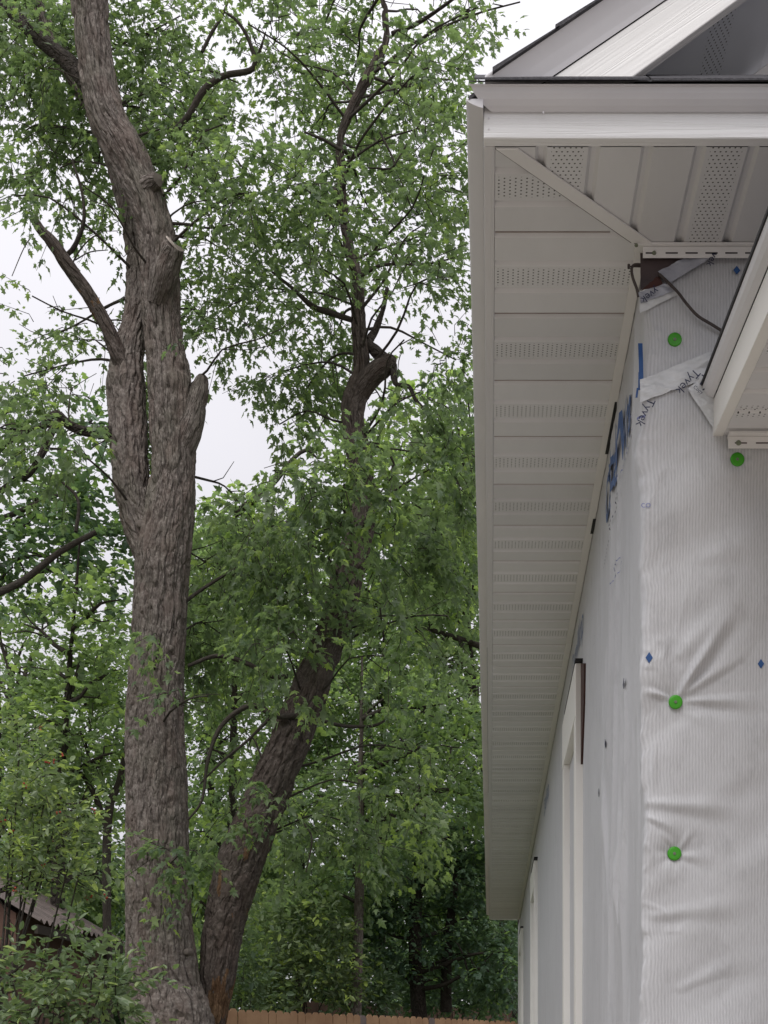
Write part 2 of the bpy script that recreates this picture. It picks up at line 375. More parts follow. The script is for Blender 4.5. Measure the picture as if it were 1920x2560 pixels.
# pent return across the gable, steep like the roof
pr = MB(); ze = EYE + 1.8465
sl = .70
pr.loft([(-.040, 2.514, ze + .0004), (HX, 2.514, ze + .0004), (HX, 2.514, ze + .0026), (-.040, 2.514, ze + .0026)],
        [(-.040 + .38, Y1 - .005, ze + sl * .388), (HX, Y1 - .005, ze + sl * .388), (HX, Y1 - .005, ze + sl * .388 + .006), (-.040 + .38, Y1 - .005, ze + sl * .388 + .006)])
for i in range(20):
    x0 = -.03 + i * .33
    dz = .0042; e = rng.uniform(-.002, .002)
    pr.loft([(x0, 2.509 + e, ze + dz - .0032), (x0 + .325, 2.509 + e, ze + dz - .0032), (x0 + .325, 2.509 + e, ze + dz + .0008), (x0, 2.509 + e, ze + dz + .0008)],
            [(x0, 2.60, ze + dz + .07 - .004), (x0 + .325, 2.60, ze + dz + .07 - .004), (x0 + .325, 2.60, ze + dz + .07 + .003), (x0, 2.60, ze + dz + .07 + .003)])
pr.build('return_roof', M['shingle'], house)
fl = MB(); fl.loft([(.40, 2.872, ze + .270), (HX, 2.872, ze + .270), (HX, 2.872, ze + .2725), (.40, 2.872, ze + .2725)],
                   [(.40, Y1 + .01, ze + .296), (HX, Y1 + .01, ze + .296), (HX, Y1 + .01, ze + .30), (.40, Y1 + .01, ze + .30)])
fl.build('flashing', M['metal'], house)

# gable-side fascia and its drip-edge cove
fa = MB(); fa.box(-.013, HX, YF, Y0, ZS, EYE + 1.8440); fa.build('fascia_board', M['fascia'], house, .0025)
for x, z in [(-.003, EYE + 1.8075), (-.003, EYE + 1.787)] + [(.395 * (i + 1.4), EYE + z) for i in range(6) for z in (1.806, 1.788)]:
    MB().cyl((x, YF + .001, z), (x, YF - .0011, z), .0022, .0018, 10).build('fascia_nail', M['metal'], house)
cove = [(2.5535, 1.8172), (2.5495, 1.8176), (2.541, 1.8215), (2.533, 1.828), (2.527, 1.836), (2.5235, 1.8445), (2.5185, 1.8455), (2.5185, 1.8462), (2.5535, 1.8462)]
def miter(y): return -.013 - .030 * ((2.5535 - y) / .035) + .018 * (1 - (2.5535 - y) / .035)
c = MB(); c.loft([(miter(y), y, EYE + z) for y, z in cove], [(HX, y, EYE + z) for y, z in cove])
c.build('drip_edge', M['metal'], house, .0008)
# eave-side fascia and cove
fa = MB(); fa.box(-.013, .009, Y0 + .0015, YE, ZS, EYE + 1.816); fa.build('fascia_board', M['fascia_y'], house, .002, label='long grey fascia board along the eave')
lc = [(-.0135, 1.8105), (-.0155, 1.8108), (-.024, 1.8135), (-.034, 1.8175), (-.041, 1.8215), (-.0455, 1.8255), (-.0455, 1.8285), (-.0135, 1.8285)]
segs = [(2.532, 5.75), (5.72, 8.85), (8.82, 11.9), (11.87, YE + .01)]
for i, (a, b2) in enumerate(segs):
    c = MB(); o_ = -.0012 * (i % 2)
    c.loft([(x + o_, a, EYE + z + (.003 if i else 0) * 0) for x, z in lc], [(x + o_, b2, EYE + z) for x, z in lc])
    c.build('drip_edge', M['metal'], house, .0008, label='eave-side drip edge length with lapped joint')
ec = MB(); ec.box(-.012, XW - .02, YE + .0005, YE + .022, ZS - .004, EYE + 1.86); ec.build('eave_end', M['trim'], house, .002)
ec = MB(); ec.loft([(.0, YE + .023, ZS - .006), (.30, YE + .023, ZS - .010), (.30, YE + .03, ZS + .01), (.0, YE + .03, ZS + .02)],
                   [(.0, YE + .024, ZS - .005), (.30, YE + .024, ZS - .008), (.30, YE + .034, ZS + .011), (.0, YE + .034, ZS + .021)])
ec.build('eave_trim', M['trim'], house)

# rake: cove + wood board + raked soffit
def rk(px, py, Y=2.53): return ((px - VX) / F * Y, EYE + (VY - py) / F * Y)
XB = 2.6
def rline(px, py, s): 
    x0, z0 = rk(px, py); return lambda x: z0 + s * (x - x0)
l_out = rline(1234, 212, .677); l_mid = rline(1330, 214, .679); l_bot = rline(1534, 214, .735)
def xat(l, z): # invert
    z0 = l(0); s = l(1) - z0; return (z - z0) / s
zb = EYE + 1.845; zt = roofz(XR) + .02
rb = MB()
A = [(xat(l_mid, zb) , zb), (xat(l_bot, zb), zb)]; xt = 1.9
rb.loft([(A[0][0] - .02, 2.545, l_mid(A[0][0] - .02)), (A[1][0], 2.545, zb), (xt, 2.545, l_bot(xt)), (xt, 2.545, l_mid(xt))],
        [(A[0][0] - .02, 2.568, l_mid(A[0][0] - .02)), (A[1][0], 2.568, zb), (xt, 2.568, l_bot(xt)), (xt, 2.568, l_mid(xt))])
rb.build('rake_board', M['rake'], house, .002)
nbm = MB(); nx = .10; nbm.cyl((nx, 2.5455, l_mid(nx) - .055), (nx, 2.5435, l_mid(nx) - .055), .0022, .0018, 10); nbm.build('fascia_nail', M['metal'], house)
rc = MB()
prof = [(0, 2.543), (.012, 2.540), (.035, 2.531), (.055, 2.522), (.066, 2.518), (.070, 2.518), (.070, 2.543)]   # height above l_mid, y
rc.loft([(xat(l_out, zb) - .005 if h > .05 else xat(l_mid, zb) + (-.07 * h / .05), y, l_mid(xat(l_out, zb) - .005 if h > .05 else xat(l_mid, zb) + (-.07 * h / .05)) + h) for h, y in prof],
        [(xt, y, l_mid(xt) + h) for h, y in prof])
rc.build('drip_edge', M['metal'], house, .0008, label='sloping drip edge below the gable roof edge')
# raked soffit grid with grooves
def groove(sv):                  # soffit cross-section: three 4-inch bands, a groove between bands
    u = np.mod(sv, .1016); d = np.minimum(u, .1016 - u)
    return np.clip((.0105 - d) / .006, 0, 1) * .0085
prs = np.sort(np.concatenate([k * .1016 + np.array([-.0508, -.0106, -.0045, .0045, .0106]) for k in range(0, 26)]))
S = np.maximum(prs, 0); 
X = .12 + S * .82
vv = []
for yy in (2.566, 2.70, Y1 + .012):
    zz = np.array([l_bot(x) for x in X]) + .045 + groove(S + .03) * 1.0
    vv.append(np.stack([X, np.full_like(X, yy), zz], -1))
vv = np.array(vv)
uv = np.stack([np.broadcast_to(vv[..., 1], vv.shape[:2]), np.broadcast_to(S + .05, vv.shape[:2])], -1)
link('gable_soffit', npmesh('gable_soffit', vv.reshape(-1, 3), gridf(3, len(X)), uv.reshape(-1, 2)), soffit_mat('gable_vented_soffit', (.84, .86, .90)), house)
jc = MB(); o1 = .012
jc.loft([(.2, Y1 - .012, l_bot(.2) + .010), (.2, Y1 + .011, l_bot(.2) + .010), (.2, Y1 + .011, l_bot(.2) + .044), (.2, Y1 - .012, l_bot(.2) + .044)],
        [(xt, Y1 - .012, l_bot(xt) + .010), (xt, Y1 + .011, l_bot(xt) + .010), (xt, Y1 + .011, l_bot(xt) + .044), (xt, Y1 - .012, l_bot(xt) + .044)])
jc.build('gable_channel', M['vinyl'], house)
jc = MB()
jc.loft([(.24, 2.5685, l_bot(.24) + .004), (.24, 2.590, l_bot(.24) + .020), (.24, 2.590, l_bot(.24) + .046), (.24, 2.5685, l_bot(.24) + .046)],
        [(xt, 2.5685, l_bot(xt) + .004), (xt, 2.590, l_bot(xt) + .020), (xt, 2.590, l_bot(xt) + .046), (xt, 2.5685, l_bot(xt) + .046)])
jc.build('gable_channel', M['vinyl'], house)

# eave soffits (left run along the long wall, front run across the gable, miter trim between)
prf = np.array([-.0508, -.0115, -.0045, .0045, .0115])
def soffit_run(lo, hi, seam):    # cross-section stations and heights
    ks = np.arange(math.floor((lo - seam) / .1016) - 1, math.ceil((hi - seam) / .1016) + 2)
    s = np.unique(np.concatenate([np.array([lo, hi])] + [seam + k * .1016 + prf for k in ks]))
    s = s[(s >= lo) & (s <= hi)]
    return s, groove(s - seam)
seamY = 2.849; seamX = .1485 - .1524
xi, xo = XW + .004, .0092
s, zg = soffit_run(Y0 + .001, YE, seamY)
rows = []
for y, z in zip(s, zg):
    x1 = min(xi, xo + (y - Y0) * .99)
    rows.append([(xo, y, ZS + z), (x1, y, ZS + z)])
rows = np.array(rows)
uv = np.stack([rows[..., 0], rows[..., 1] - seamY], -1)
sof = link('soffit', npmesh('soffit', rows.reshape(-1, 3), gridf(len(s), 2), uv.reshape(-1, 2)), M['soffit'], house, 'long vented soffit under the eave')
lapm = simple('lap_seam', (.40, .34, .32), (.50, .44, .42), 8, .7, 60, 0)  # thin brownish line colour for the panel laps
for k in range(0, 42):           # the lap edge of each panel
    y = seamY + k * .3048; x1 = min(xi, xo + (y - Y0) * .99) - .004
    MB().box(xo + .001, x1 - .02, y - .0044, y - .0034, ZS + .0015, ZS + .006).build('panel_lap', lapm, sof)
s, zg = soffit_run(xo + .001, HX, seamX)
rows = []
for x, z in zip(s, zg):
    y1 = min(Y1 - .001, Y0 + (x - xo) * .99)
    rows.append([(x, Y0 + .0005, ZS + z), (x, y1, ZS + z)])
rows = np.array(rows)
uv = np.stack([rows[..., 1], rows[..., 0] - seamX], -1)
link('soffit', npmesh('soffit', rows.reshape(-1, 3), gridf(len(s), 2), uv.reshape(-1, 2)), M['soffit'], house, 'vented soffit across the gable end')
mt = MB(); q4 = [(xo + .001, Y0 + .0015), (xo + .044, Y0 + .0015), (.347, Y1 - .030), (.302, Y1 - .032)]
mt.loft([(x, y, ZS - .004) for x, y in q4], [(x, y, ZS - .0006) for x, y in q4])
mt.build('miter_trim', M['vinyl'], house, .001)
ml = MB(); q4 = [(xo + .0002, Y0 + .0035), (xo + .0009, Y0 + .0015), (.3018, Y1 - .032), (.2995, Y1 - .0305)]
ml.loft([(x, y, ZS - .0022) for x, y in q4], [(x, y, ZS - .0008) for x, y in q4])
ml.build('trim_gap', M['sheath'], house)
# J channels: lip under the soffit and slotted nailing flange down the gable wall
xj = fx(1604)
jc = MB(); jc.box(xj - .016, HX, Y1 - .032, Y1 - .004, ZS - .006, ZS - .001); jc.box(xj, HX, Y1 - .0245, Y1 - .0225, ZS - .030, ZS - .0065)
ch = jc.build('wall_channel', M['vinyl'], house, .0006)
for i in range(12):
    x = xj + .006 + i * .0425
    MB().box(x, x + .0262 - (.012 if i == 0 else 0), Y1 - .0250, Y1 - .0246, ZS - .0215, ZS - .0185).build('nail_slot', M['black'], ch)
MB().cyl((xj + .024, Y1 - .0248, ZS - .020), (xj + .024, Y1 - .0285, ZS - .020), .0048, .003, 14).build('screw', M['steel'], ch)
MB().cyl((xj - .015, Y1 - .033, ZS - .009), (xj - .015, Y1 - .036, ZS - .009), .004, .003, 14).build('screw', M['steel'], ch)
jc = MB(); jc.box(XW - .026, XW - .0035, Y1 - .03, YE - .003, ZS - .005, ZS - .0008)
jc.build('wall_channel', M['vinyl'], house, .0006, label='narrow channel where the long soffit meets the wall')
# torn dark gaps between wrap and channel on the long wall
for y0_, y1_, h_ in ((3.55, 3.85, .004), (4.3, 4.42, .003)):
    gp = MB(); gp.loft([(XW - .0105, y0_, ZS - .0055), (XW - .0105, y1_, ZS - .0055), (XW - .0105, (y0_ + y1_) / 2, ZS - .0055 - h_)],
            [(XW + .004, y0_, ZS - .0055), (XW + .004, y1_, ZS - .0055), (XW + .004, (y0_ + y1_) / 2, ZS - .0055 - h_)]).build('wrap_gap', M['black'], house)

# house wrap: one sheet, gable face (s<0) round the corner and along the long wall (s>0)
NAILS = [(fx(1686), fz(853)), (fx(1842), fz(1152)), (fx(1688), fz(1757)), (fx(1685), fz(2135))]
def seg_d(x, z, a, b2):
    ax, az = a; bx, bz = b2; L2 = (bx - ax) ** 2 + (bz - az) ** 2
    tt = ((x - ax) * (bx - ax) + (z - az) * (bz - az)) / L2; tc_ = np.clip(tt, 0, 1)
    qx, qz = ax + tc_ * (bx - ax), az + tc_ * (bz - az)
    sgn = np.sign((bx - ax) * (z - az) - (bz - az) * (x - ax))
    return np.hypot(x - qx, z - qz), tc_, sgn
CRE = [((1695, 1742), (1850, 1500), 18, 11), ((1700, 1742), (1925, 1600), 24, 8), ((1672, 1745), (1615, 1728), 9, 5.5), ((1705, 1752), (1925, 1752), 20, 7.5),
       ((1686, 1738), (1640, 1600), 16, 2.5), ((1700, 1770), (1800, 1830), 18, 2), ((1685, 2118), (1640, 2070), 10, 3), ((1700, 2125), (1730, 2070), 10, 3.5), ((1700, 2140), (1800, 2150), 18, 2.5),
       ((1615, 2010), (1925, 2030), 26, 4.5), ((1620, 2045), (1700, 2085), 14, 3.5), ((1640, 2290), (1925, 2250), 30, 4), ((1700, 2470), (1925, 2370), 30, 3.5),
       ((1740, 930), (1835, 880), 14, 4), ((1700, 1640), (1900, 1430), 40, 5), ((1640, 1860), (1638, 2000), 10, 3.5), ((1760, 1400), (1925, 1330), 40, 3)]
CRE = [((fx(a[0]), fz(a[1])), (fx(b2[0]), fz(b2[1])), wd / F * Y1, h * .001) for a, b2, wd, h in CRE]
def disp_f(x, z):                # outward bulge of the gable sheet
    d = .009 + (fbm(x * 7, z * 6, s=11) - .5) * .016 + (fbm(x * 3 + z * 2, z * 9 - x * 6, s=12, o=2) - .5) * .020
    for a, b2, wd, h in CRE:
        q, tt, sg = seg_d(x, z, a, b2)
        wl = wd * (.35 + .9 * tt)
        d = d + h * np.exp(-(q / wl) ** 2) * np.sin(np.clip(tt * 3.0 + .5, 0, math.pi)) * 1.25 - .6 * h * np.exp(-((q - 1.6 * wl) / wl) ** 2) * (sg < 0) * np.sin(np.clip(tt * 3 + .3, 0, math.pi))
    d = d + (1 - np.abs(2 * vn(x * 26 - z * 7, z * 17 + x * 9, s=14) - 1)) ** 5 * .0028 * (vn(x * 5, z * 5, s=15) > .5) * np.clip((fx(1760) - x) / .08, 0.15, 1)
    for nx, nz in NAILS:
        r = np.hypot(x - nx, z - nz); an = np.arctan2(z - nz, x - nx)
        d = d * (1 - .9 * np.exp(-(r / .022) ** 2)) + .0009 * np.cos(an * 7 + 2 * vn(nx * 50, nz * 50)) * np.exp(-((r - .028) / .018) ** 2)
    return np.clip(d, .0005, .021)
def disp_l(y, z):
    k_ = np.clip((4.6 - y) / .8, .28, 1)
    d = .0065 * k_ + k_ * ((1 - np.abs(2 * fbm(y * 5 + z * 1.1, z * .9, s=26, o=2) - 1)) ** 6 * .013 * np.clip((4.7 - y), 0, 1) + (fbm(y * 2.2, z * 1.2, s=21) - .5) * .014 + (fbm(y * 9, z * 1.6 + y * .8, s=22) - .5) * .010 + (fbm(y * 26, z * 4, s=24) - .5) * .004)
    for y0_, z0_, y1_, z1_, wd, h in ((3.35, EYE + .62, 3.5, EYE + .18, .02, .010), (3.42, EYE + .60, 3.38, EYE + .36, .012, .006), (3.3, EYE + .75, 3.34, EYE + .15, .03, .006),
                                      (3.25, EYE + .2, 3.3, EYE - .3, .02, .008), (3.9, EYE + .9, 3.75, EYE + .3, .03, .008), (3.05, EYE + .95, 3.2, EYE + .6, .03, .006)):
        q, tt, sg = seg_d(y, z, (y0_, z0_), (y1_, z1_)); d = d + h * np.exp(-(q / wd) ** 2) * np.sin(np.clip(tt * 2.6 + .4, 0, 3.14))
    return np.clip(d, .001, .03)
sf = np.concatenate([-np.linspace(HX - XW, .95, 40), -np.linspace(.94, .40, 40), -np.arange(.395, .0, -.0036)])
sl1 = np.concatenate([np.arange(0, 1.0, .005), np.arange(1.0, 2.6, .010), np.arange(2.6, 6, .03), np.arange(6, YW - Y1 + .001, .07)])
sv = np.concatenate([sf, sl1])
zv = np.concatenate([np.arange(-.08, EYE + .03, .06), np.arange(EYE + .04, ZS - .001, .0042), [ZS + .002]])
SS, ZZ = np.meshgrid(sv, zv)
corner_w = .016 * (fbm(0 * ZZ + 3.3, ZZ * 5, s=31) - .5) + .020 * (fbm(0 * ZZ + 1.3, ZZ * 13, s=33) - .5) + .006 * np.abs(2 * vn(SS * 40, ZZ * 22 + SS * 30, s=35) - 1)
fx_ = XW - SS; df = disp_f(np.where(SS < 0, fx_, XW), ZZ); dl = disp_l(np.where(SS >= 0, Y1 + SS, Y1), ZZ)
near = np.exp(-(np.abs(SS) / .035))           # blend at the soft corner
top = np.clip((ZS - ZZ) / .10, 0, 1)
XX = np.where(SS < 0, fx_, XW); YY = np.where(SS < 0, Y1, Y1 + SS)
offx = np.where(SS >= 0, dl * 1.0, dl * np.exp(-np.abs(SS) / .010)); offy = np.where(SS < 0, df, df * np.exp(-np.abs(SS) / .010))
rd = .006 * np.exp(-np.abs(SS) / .006)
XX = XX - offx * np.maximum(top, .25) - corner_w * near * top + rd; YY = YY - offy * np.maximum(top, .3) + rd
W = np.stack([XX, YY, ZZ], -1)
wr = link('house_wrap', npmesh('house_wrap', W.reshape(-1, 3), gridf(len(zv), len(sv)), np.stack([SS, ZZ], -1).reshape(-1, 2), True), M['wrap'], house)

def on_gable(x, z, off=.002):
    x = np.asarray(x, float); z = np.asarray(z, float)
    return np.stack([x, Y1 - disp_f(x, z) - off, z], -1)
def on_long(y, z, off=.0025):
    y = np.asarray(y, float); z = np.asarray(z, float)
    d = np.max([disp_l(y + e, z) for e in (-.03, -.02, -.01, 0, .01, .02, .03)], axis=0)      # print rides over the small creases
    return np.stack([XW - d - off, y, z], -1)
def lettering(txt, place, mtl, parent, name='printed_lettering', size=.1, shear=0., space=1., bold=0.):
    cu = bpy.data.curves.new('t', 'FONT'); cu.body = txt; cu.size = size; cu.shear = shear; cu.space_character = space; cu.offset = bold; cu.resolution_u = 3
    ob = bpy.data.objects.new('t', cu); C.objects.link(ob); bpy.context.view_layer.update()
    dg = bpy.context.evaluated_depsgraph_get(); me = bpy.data.meshes.new_from_object(ob.evaluated_get(dg))
    bpy.data.objects.remove(ob); bpy.data.curves.remove(cu)
    bm = bmesh.new(); bm.from_mesh(me); bmesh.ops.triangulate(bm, faces=bm.faces)
    bmesh.ops.subdivide_edges(bm, edges=[e for e in bm.edges if e.calc_length() > size * .25], cuts=2, use_grid_fill=False)
    bmesh.ops.triangulate(bm, faces=bm.faces)
    co = np.array([v.co[:2] for v in bm.verts])
    p3 = place(co[:, 0], co[:, 1])
    for v_, p in zip(bm.verts, p3): v_.co = p
    bm.to_mesh(me); bm.free(); me.name = name
    me.materials.clear()
    return link(name, me, mtl, parent)
# big blue brand print on the long wall, reading towards the corner (photo: large slanted letters)
def left_txt(y0_, z0_, dz=0.): return lambda u, v: on_long(y0_ - u, z0_ + v + dz * u)
lettering('CertaWra', left_txt(3.86, EYE + 1.555, -.055), M['ink'], wr, size=.165, shear=.3, space=1.0, bold=.004)
lettering('CertaWrap', left_txt(5.55, EYE + 1.585), M['ink'], wr, size=.15, shear=.3, space=1.0)
lettering('CertaWrap', left_txt(8.4, EYE + 1.58), M['ink'], wr, size=.15, shear=.3, space=1.0)
lettering('~ ~~ ~ ~~~ ~ ~~ ~', left_txt(3.42, EYE + 1.492, -.05), M['inkpale'], wr, size=.046, shear=.3)
lettering('- - - - - - - - - - - - - - - - - - -', left_txt(3.96, EYE + 1.468, -.03), M['inkdark'], wr, size=.05, shear=.2)
lettering('~~ ~ ~~~ ~ ~~', left_txt(3.62, EYE + 1.30, -.035), M['inkpale'], wr, size=.034)
lettering('~ ~~~ ~~ ~', left_txt(3.46, EYE + 1.262, -.03), M['inkpale'], wr, size=.03)
lettering('- - - - - -', left_txt(4.35, EYE + 1.37), M['inkdark'], wr, size=.03)
lettering('co', lambda u, v: on_gable(fx(1600) + u, fz(1276) + v), M['inkpale'], wr, size=.022)
pm = MB()                         # last letter runs round the corner on to the gable
for x0, y0_, x1, y1_, wd in ((1600, 862, 1601, 962, 11), (1598, 940, 1597, 985, 8), (1592, 980, 1589, 1004, 5)):
    a = on_gable(fx(x0), fz(y0_), .0025); b2 = on_gable(fx(x1), fz(y1_), .0025); h = wd / F * Y1 / 2
    mid = on_gable(fx((x0 + x1) / 2), fz((y0_ + y1_) / 2), .0025)
    for p, q in ((a, mid), (mid, b2)): pm.loft([p + (-h, 0, 0), p + (h, 0, 0), q + (h, 0, 0), q + (-h, 0, 0)], [p + (-h, .0012, 0), p + (h, .0012, 0), q + (h, .0012, 0), q + (-h, .0012, 0)])
pm.build('printed_bar', M['ink'], wr)
pm = MB()
pts = [(1590, 1058), (1596, 1053), (1603, 1051), (1611, 1050)]
for (x0, y0_), (x1, y1_) in zip(pts, pts[1:]):
    a = on_gable(fx(x0), fz(y0_), .0022); b2 = on_gable(fx(x1), fz(y1_), .0022)
    pm.loft([a + (0, 0, -.0025), b2 + (0, 0, -.0025), b2 + (0, 0, .0025), a + (0, 0, .0025)], [a + (0, .001, -.0025), b2 + (0, .001, -.0025), b2 + (0, .001, .0025), a + (0, .001, .0025)])
pm.build('printed_lettering', M['inkpale'], wr)
# printed nailing diamonds
for px, py, wx, hy in ((1840, 682, 9, 11), (1621, 1649, 9, 14), (1902, 1660, 8, 12)):
    a = [on_gable(fx(px + dx_), fz(py + dy_), .0016) for dx_, dy_ in ((-wx, 0), (0, hy), (wx, 0), (0, -hy))]
    MB().loft(a, [p + (0, .0008, 0) for p in a]).build('printed_diamond', M['ink'], wr)
for y_, z_ in ((3.22, EYE + .928), (3.78, EYE + .92), (4.15, EYE + .86)):
    a = [on_long(y_ + dy_, z_ + dz_, .0018) for dy_, dz_ in ((-.011, 0), (0, .013), (.011, 0), (0, -.013))]
    MB().loft(a, [p + (.0008, 0, 0) for p in a]).build('printed_diamond', M['inkdark'], wr)

# exposed sheathing, torn flap and tapes near the top of the gable wall
def sheet(pts, off, name, mtl, parent, curl=None, n=10, sub=None, label=None):   # bilinear quad patch laid on the wrap with small creases
    u = np.linspace(0, 1, n)[None, :]; v_ = np.linspace(0, 1, n)[:, None]
    q = np.array([(fx(a), fz(b2)) for a, b2 in pts])
    x = (1 - u) * (1 - v_) * q[0, 0] + u * (1 - v_) * q[1, 0] + u * v_ * q[2, 0] + (1 - u) * v_ * q[3, 0]
    z = (1 - u) * (1 - v_) * q[0, 1] + u * (1 - v_) * q[1, 1] + u * v_ * q[2, 1] + (1 - u) * v_ * q[3, 1]
    cr = (fbm(x * 70, z * 70, s=int(off * 1e5)) - .5) * .004 + (1 - np.abs(2 * vn(x * 40 + z * 110, z * 30 - x * 25, s=5) - 1)) ** 3 * .003
    p = on_gable(x, z, off); p[..., 1] -= cr
    return link(name, npmesh(name, p.reshape(-1, 3), gridf(n, n), smooth=True), mtl, parent, label)
sheet([(1599, 640), (1738, 640), (1648, 700), (1599, 735)], .004, 'bare_sheathing', M['sheath'], house)
sheet([(1648, 694), (1642, 692), (1656, 726), (1599, 737)], .0042, 'bare_sheathing', M['redboard'], house, label='reddish corner of bare sheathing')
tp = sheet([(1642, 692), (1738, 640), (1806, 640), (1668, 722)], .0075, 'torn_flap', M['tapegrey'], house, n=18)
def rot_txt(px, py, ang, off):
    ca, sa = math.cos(ang), math.sin(ang)
    return lambda u, v: on_gable(fx(px) + u * ca - v * sa, fz(py) + u * sa + v * ca, off)
lettering('vek', rot_txt(1777, 648, R(-118), .0145), M['inkdark'], tp, size=.022)
sheet([(1597, 738), (1652, 724), (1700, 745), (1598, 790)], .006, 'seam_tape', M['tape'], house, n=16)
tp = sheet([(1594, 742), (1660, 722), (1690, 738), (1600, 768)], .0085, 'seam_tape', M['tapegrey'], house, n=16)
lettering('yvek', rot_txt(1636, 733, R(-145), .0155), M['inkdark'], tp, size=.022)
tp = sheet([(1597, 962), (1772, 893), (1768, 955), (1598, 1018)], .005, 'seam_tape', M['tape'], house, n=26)
lettering('Tyvek', rot_txt(1733, 936, R(-132), .0125), M['inkdark'], tp, size=.026)
lettering('Tyvek', rot_txt(1617, 1010, R(-115), .0125), M['inkdark'], tp, size=.026)
tp = sheet([(1715, 985), (1752, 955), (1783, 1012), (1779, 1082)], .008, 'seam_tape', M['tape'], house, n=18)
lettering('Tyvek', rot_txt(1736, 973, R(-33), .0165), M['inkdark'], tp, size=.030)
lettering('Copy', rot_txt(1727, 986, R(-38), .0165), M['inkdark'], tp, size=.011)

# green plastic cap nails
def cap_nail(x, z, nail=True):
    p = on_gable(np.array([x]), np.array([z]), .004)[0]; y = p[1]
    cm_ = MB(); prof = [(.0150, 0), (.0152, -.0016), (.0132, -.0032), (.0085, -.0024), (.0068, -.0026)]
    n = 28; rings = [[(x + r * math.cos(2 * math.pi * i / n), y + dy_, z + r * math.sin(2 * math.pi * i / n)) for i in range(n)] for r, dy_ in prof]
    vs = [[cm_.bm.verts.new(q) for q in r_] for r_ in rings]
    for a, b2 in zip(vs, vs[1:]):
        for i in range(n): cm_.bm.faces.new((a[i], a[(i + 1) % n], b2[(i + 1) % n], b2[i]))
    cm_.bm.faces.new(vs[-1]); cm_.bm.faces.new(vs[0][::-1])
    o = cm_.build('cap_nail', M['cap'], house, smooth=True)
    h = MB(); h.cyl((x, y - .0024, z), (x, y - .0040, z), .0036, .003, 12); h.build('nail_head', M['steel'], o)
for nx, nz in NAILS: cap_nail(nx, nz)

# porch roof: low-slope, its rake edge running from the gable wall towards the camera
porch = MB()
YP = .75                          # front of the porch roof
spl = .10
def pz(z, y): return EYE + z - spl * (Y1 - y)
def strip(prof, mname, name, bev=.001, y0_=YP, y1_=Y1 - .007, parent=None, label=None):
    q = MB(); q.loft([(x, y1_, pz(z, y1_)) for x, z in prof], [(x, y0_, pz(z, y0_)) for x, z in prof])
    return q.build(name, M[mname], parent, bev, label=label)
pa = strip([(.462, 1.478), (5.2, 1.478), (5.2, 1.56), (.462, 1.482)], 'shingle', 'porch_roof', 0, parent=house)
strip([(.4505, 1.470), (.464, 1.470), (.464, 1.4785), (.4505, 1.4775)], 'black', 'roof_edge', 0, y1_=Y1 - .012, parent=pa)
strip([(.4535, 1.4695), (.4575, 1.458), (.464, 1.449), (.472, 1.4435), (.4765, 1.4425), (.4765, 1.4695)], 'metal', 'drip_edge', .0006, parent=pa)
strip([(.4775, 1.3665), (.500, 1.3665), (.500, 1.4415), (.4775, 1.4415)], 'trim', 'rake_board', .0015, y1_=Y1 - .008, parent=pa)
s2 = np.unique(np.concatenate([[YP, Y1 - .003]] + [2.66 + k * .1016 + prf for k in range(-20, 4)])); s2 = s2[(s2 >= YP) & (s2 <= Y1 - .003)]
zg = groove(s2 - 2.66)
rows = np.array([[(.5003, y, pz(1.368, y) + z), (5.0, y, pz(1.368, y) + z)] for y, z in zip(s2, zg)])
uv = np.stack([rows[..., 0], rows[..., 1] - 2.66 + .0508], -1)
link('porch_soffit', npmesh('porch_soffit', rows.reshape(-1, 3), gridf(len(s2), 2), uv.reshape(-1, 2)), M['soffit'], pa)
q = MB(); xq = fx(1815); q.box(xq, 5.0, Y1 - .040, Y1 - .010, EYE + 1.3575, EYE + 1.3630); q.box(xq, 5.0, Y1 - .0275, Y1 - .0245, fz(1135), EYE + 1.3570)
pc = q.build('porch_channel', M['vinyl'], pa, .0006)
for i in range(6): MB().box(xq + .014 + i * .045, xq + .04 + i * .045, Y1 - .0281, Y1 - .0276, fz(1124), fz(1121)).build('nail_slot', M['sheath'], pc)
q = MB(); q.cyl((xq + .022, Y1 - .0278, fz(1122)), (xq + .022, Y1 - .032, fz(1122)), .006, .0035, 14); q.build('screw', M['steel'], pc)

# windows on the long wall
def window(ya, yb, ztop, zbot, nm):
    t_ = .028; x1 = XW - .006; x0 = XW - t_
    wmb = MB(); hd = .19; jw = .105
    wmb.box(x0, x1 + .05, ya, ya + jw, zbot, ztop - .001)
    jw_o = wmb.build('window', M['trim'], house, .0015, label=nm)
    q = MB(); q.box(x0 - .0015, x1 + .05, ya + .012, yb, ztop - hd, ztop); q.build('head_casing', M['trim'], jw_o, .0015)
    q = MB(); q.box(x0, x1 + .05, yb - jw, yb - .001, zbot, ztop - hd - .001); q.build('side_casing', M['trim'], jw_o, .0015)
    q = MB(); q.box(x0 - .02, x1 + .05, ya - .02, yb + .02, zbot - .04, zbot - .001); q.build('sill', M['trim'], jw_o, .0015)
    q = MB(); q.box(XW + .05, XW + .085, ya + jw * .6, ya + jw + .045, zbot, ztop - hd + .02); q.box(XW + .05, XW + .085, yb - jw - .045, yb - jw * .6, zbot, ztop - hd + .02)
    q.box(XW + .05, XW + .085, ya + jw + .0455, yb - jw - .0455, ztop - hd - .045, ztop - hd + .02)
    q.box(XW + .05, XW + .085, ya + jw + .0455, yb - jw - .0455, (ztop + zbot) / 2 - .03, (ztop + zbot) / 2 + .02); q.build('sash', M['trim'], jw_o, .001)
    q = MB(); q.box(XW + .062, XW + .070, ya + jw, yb - jw, zbot, ztop - hd); q.build('glass', M['glass'], jw_o)
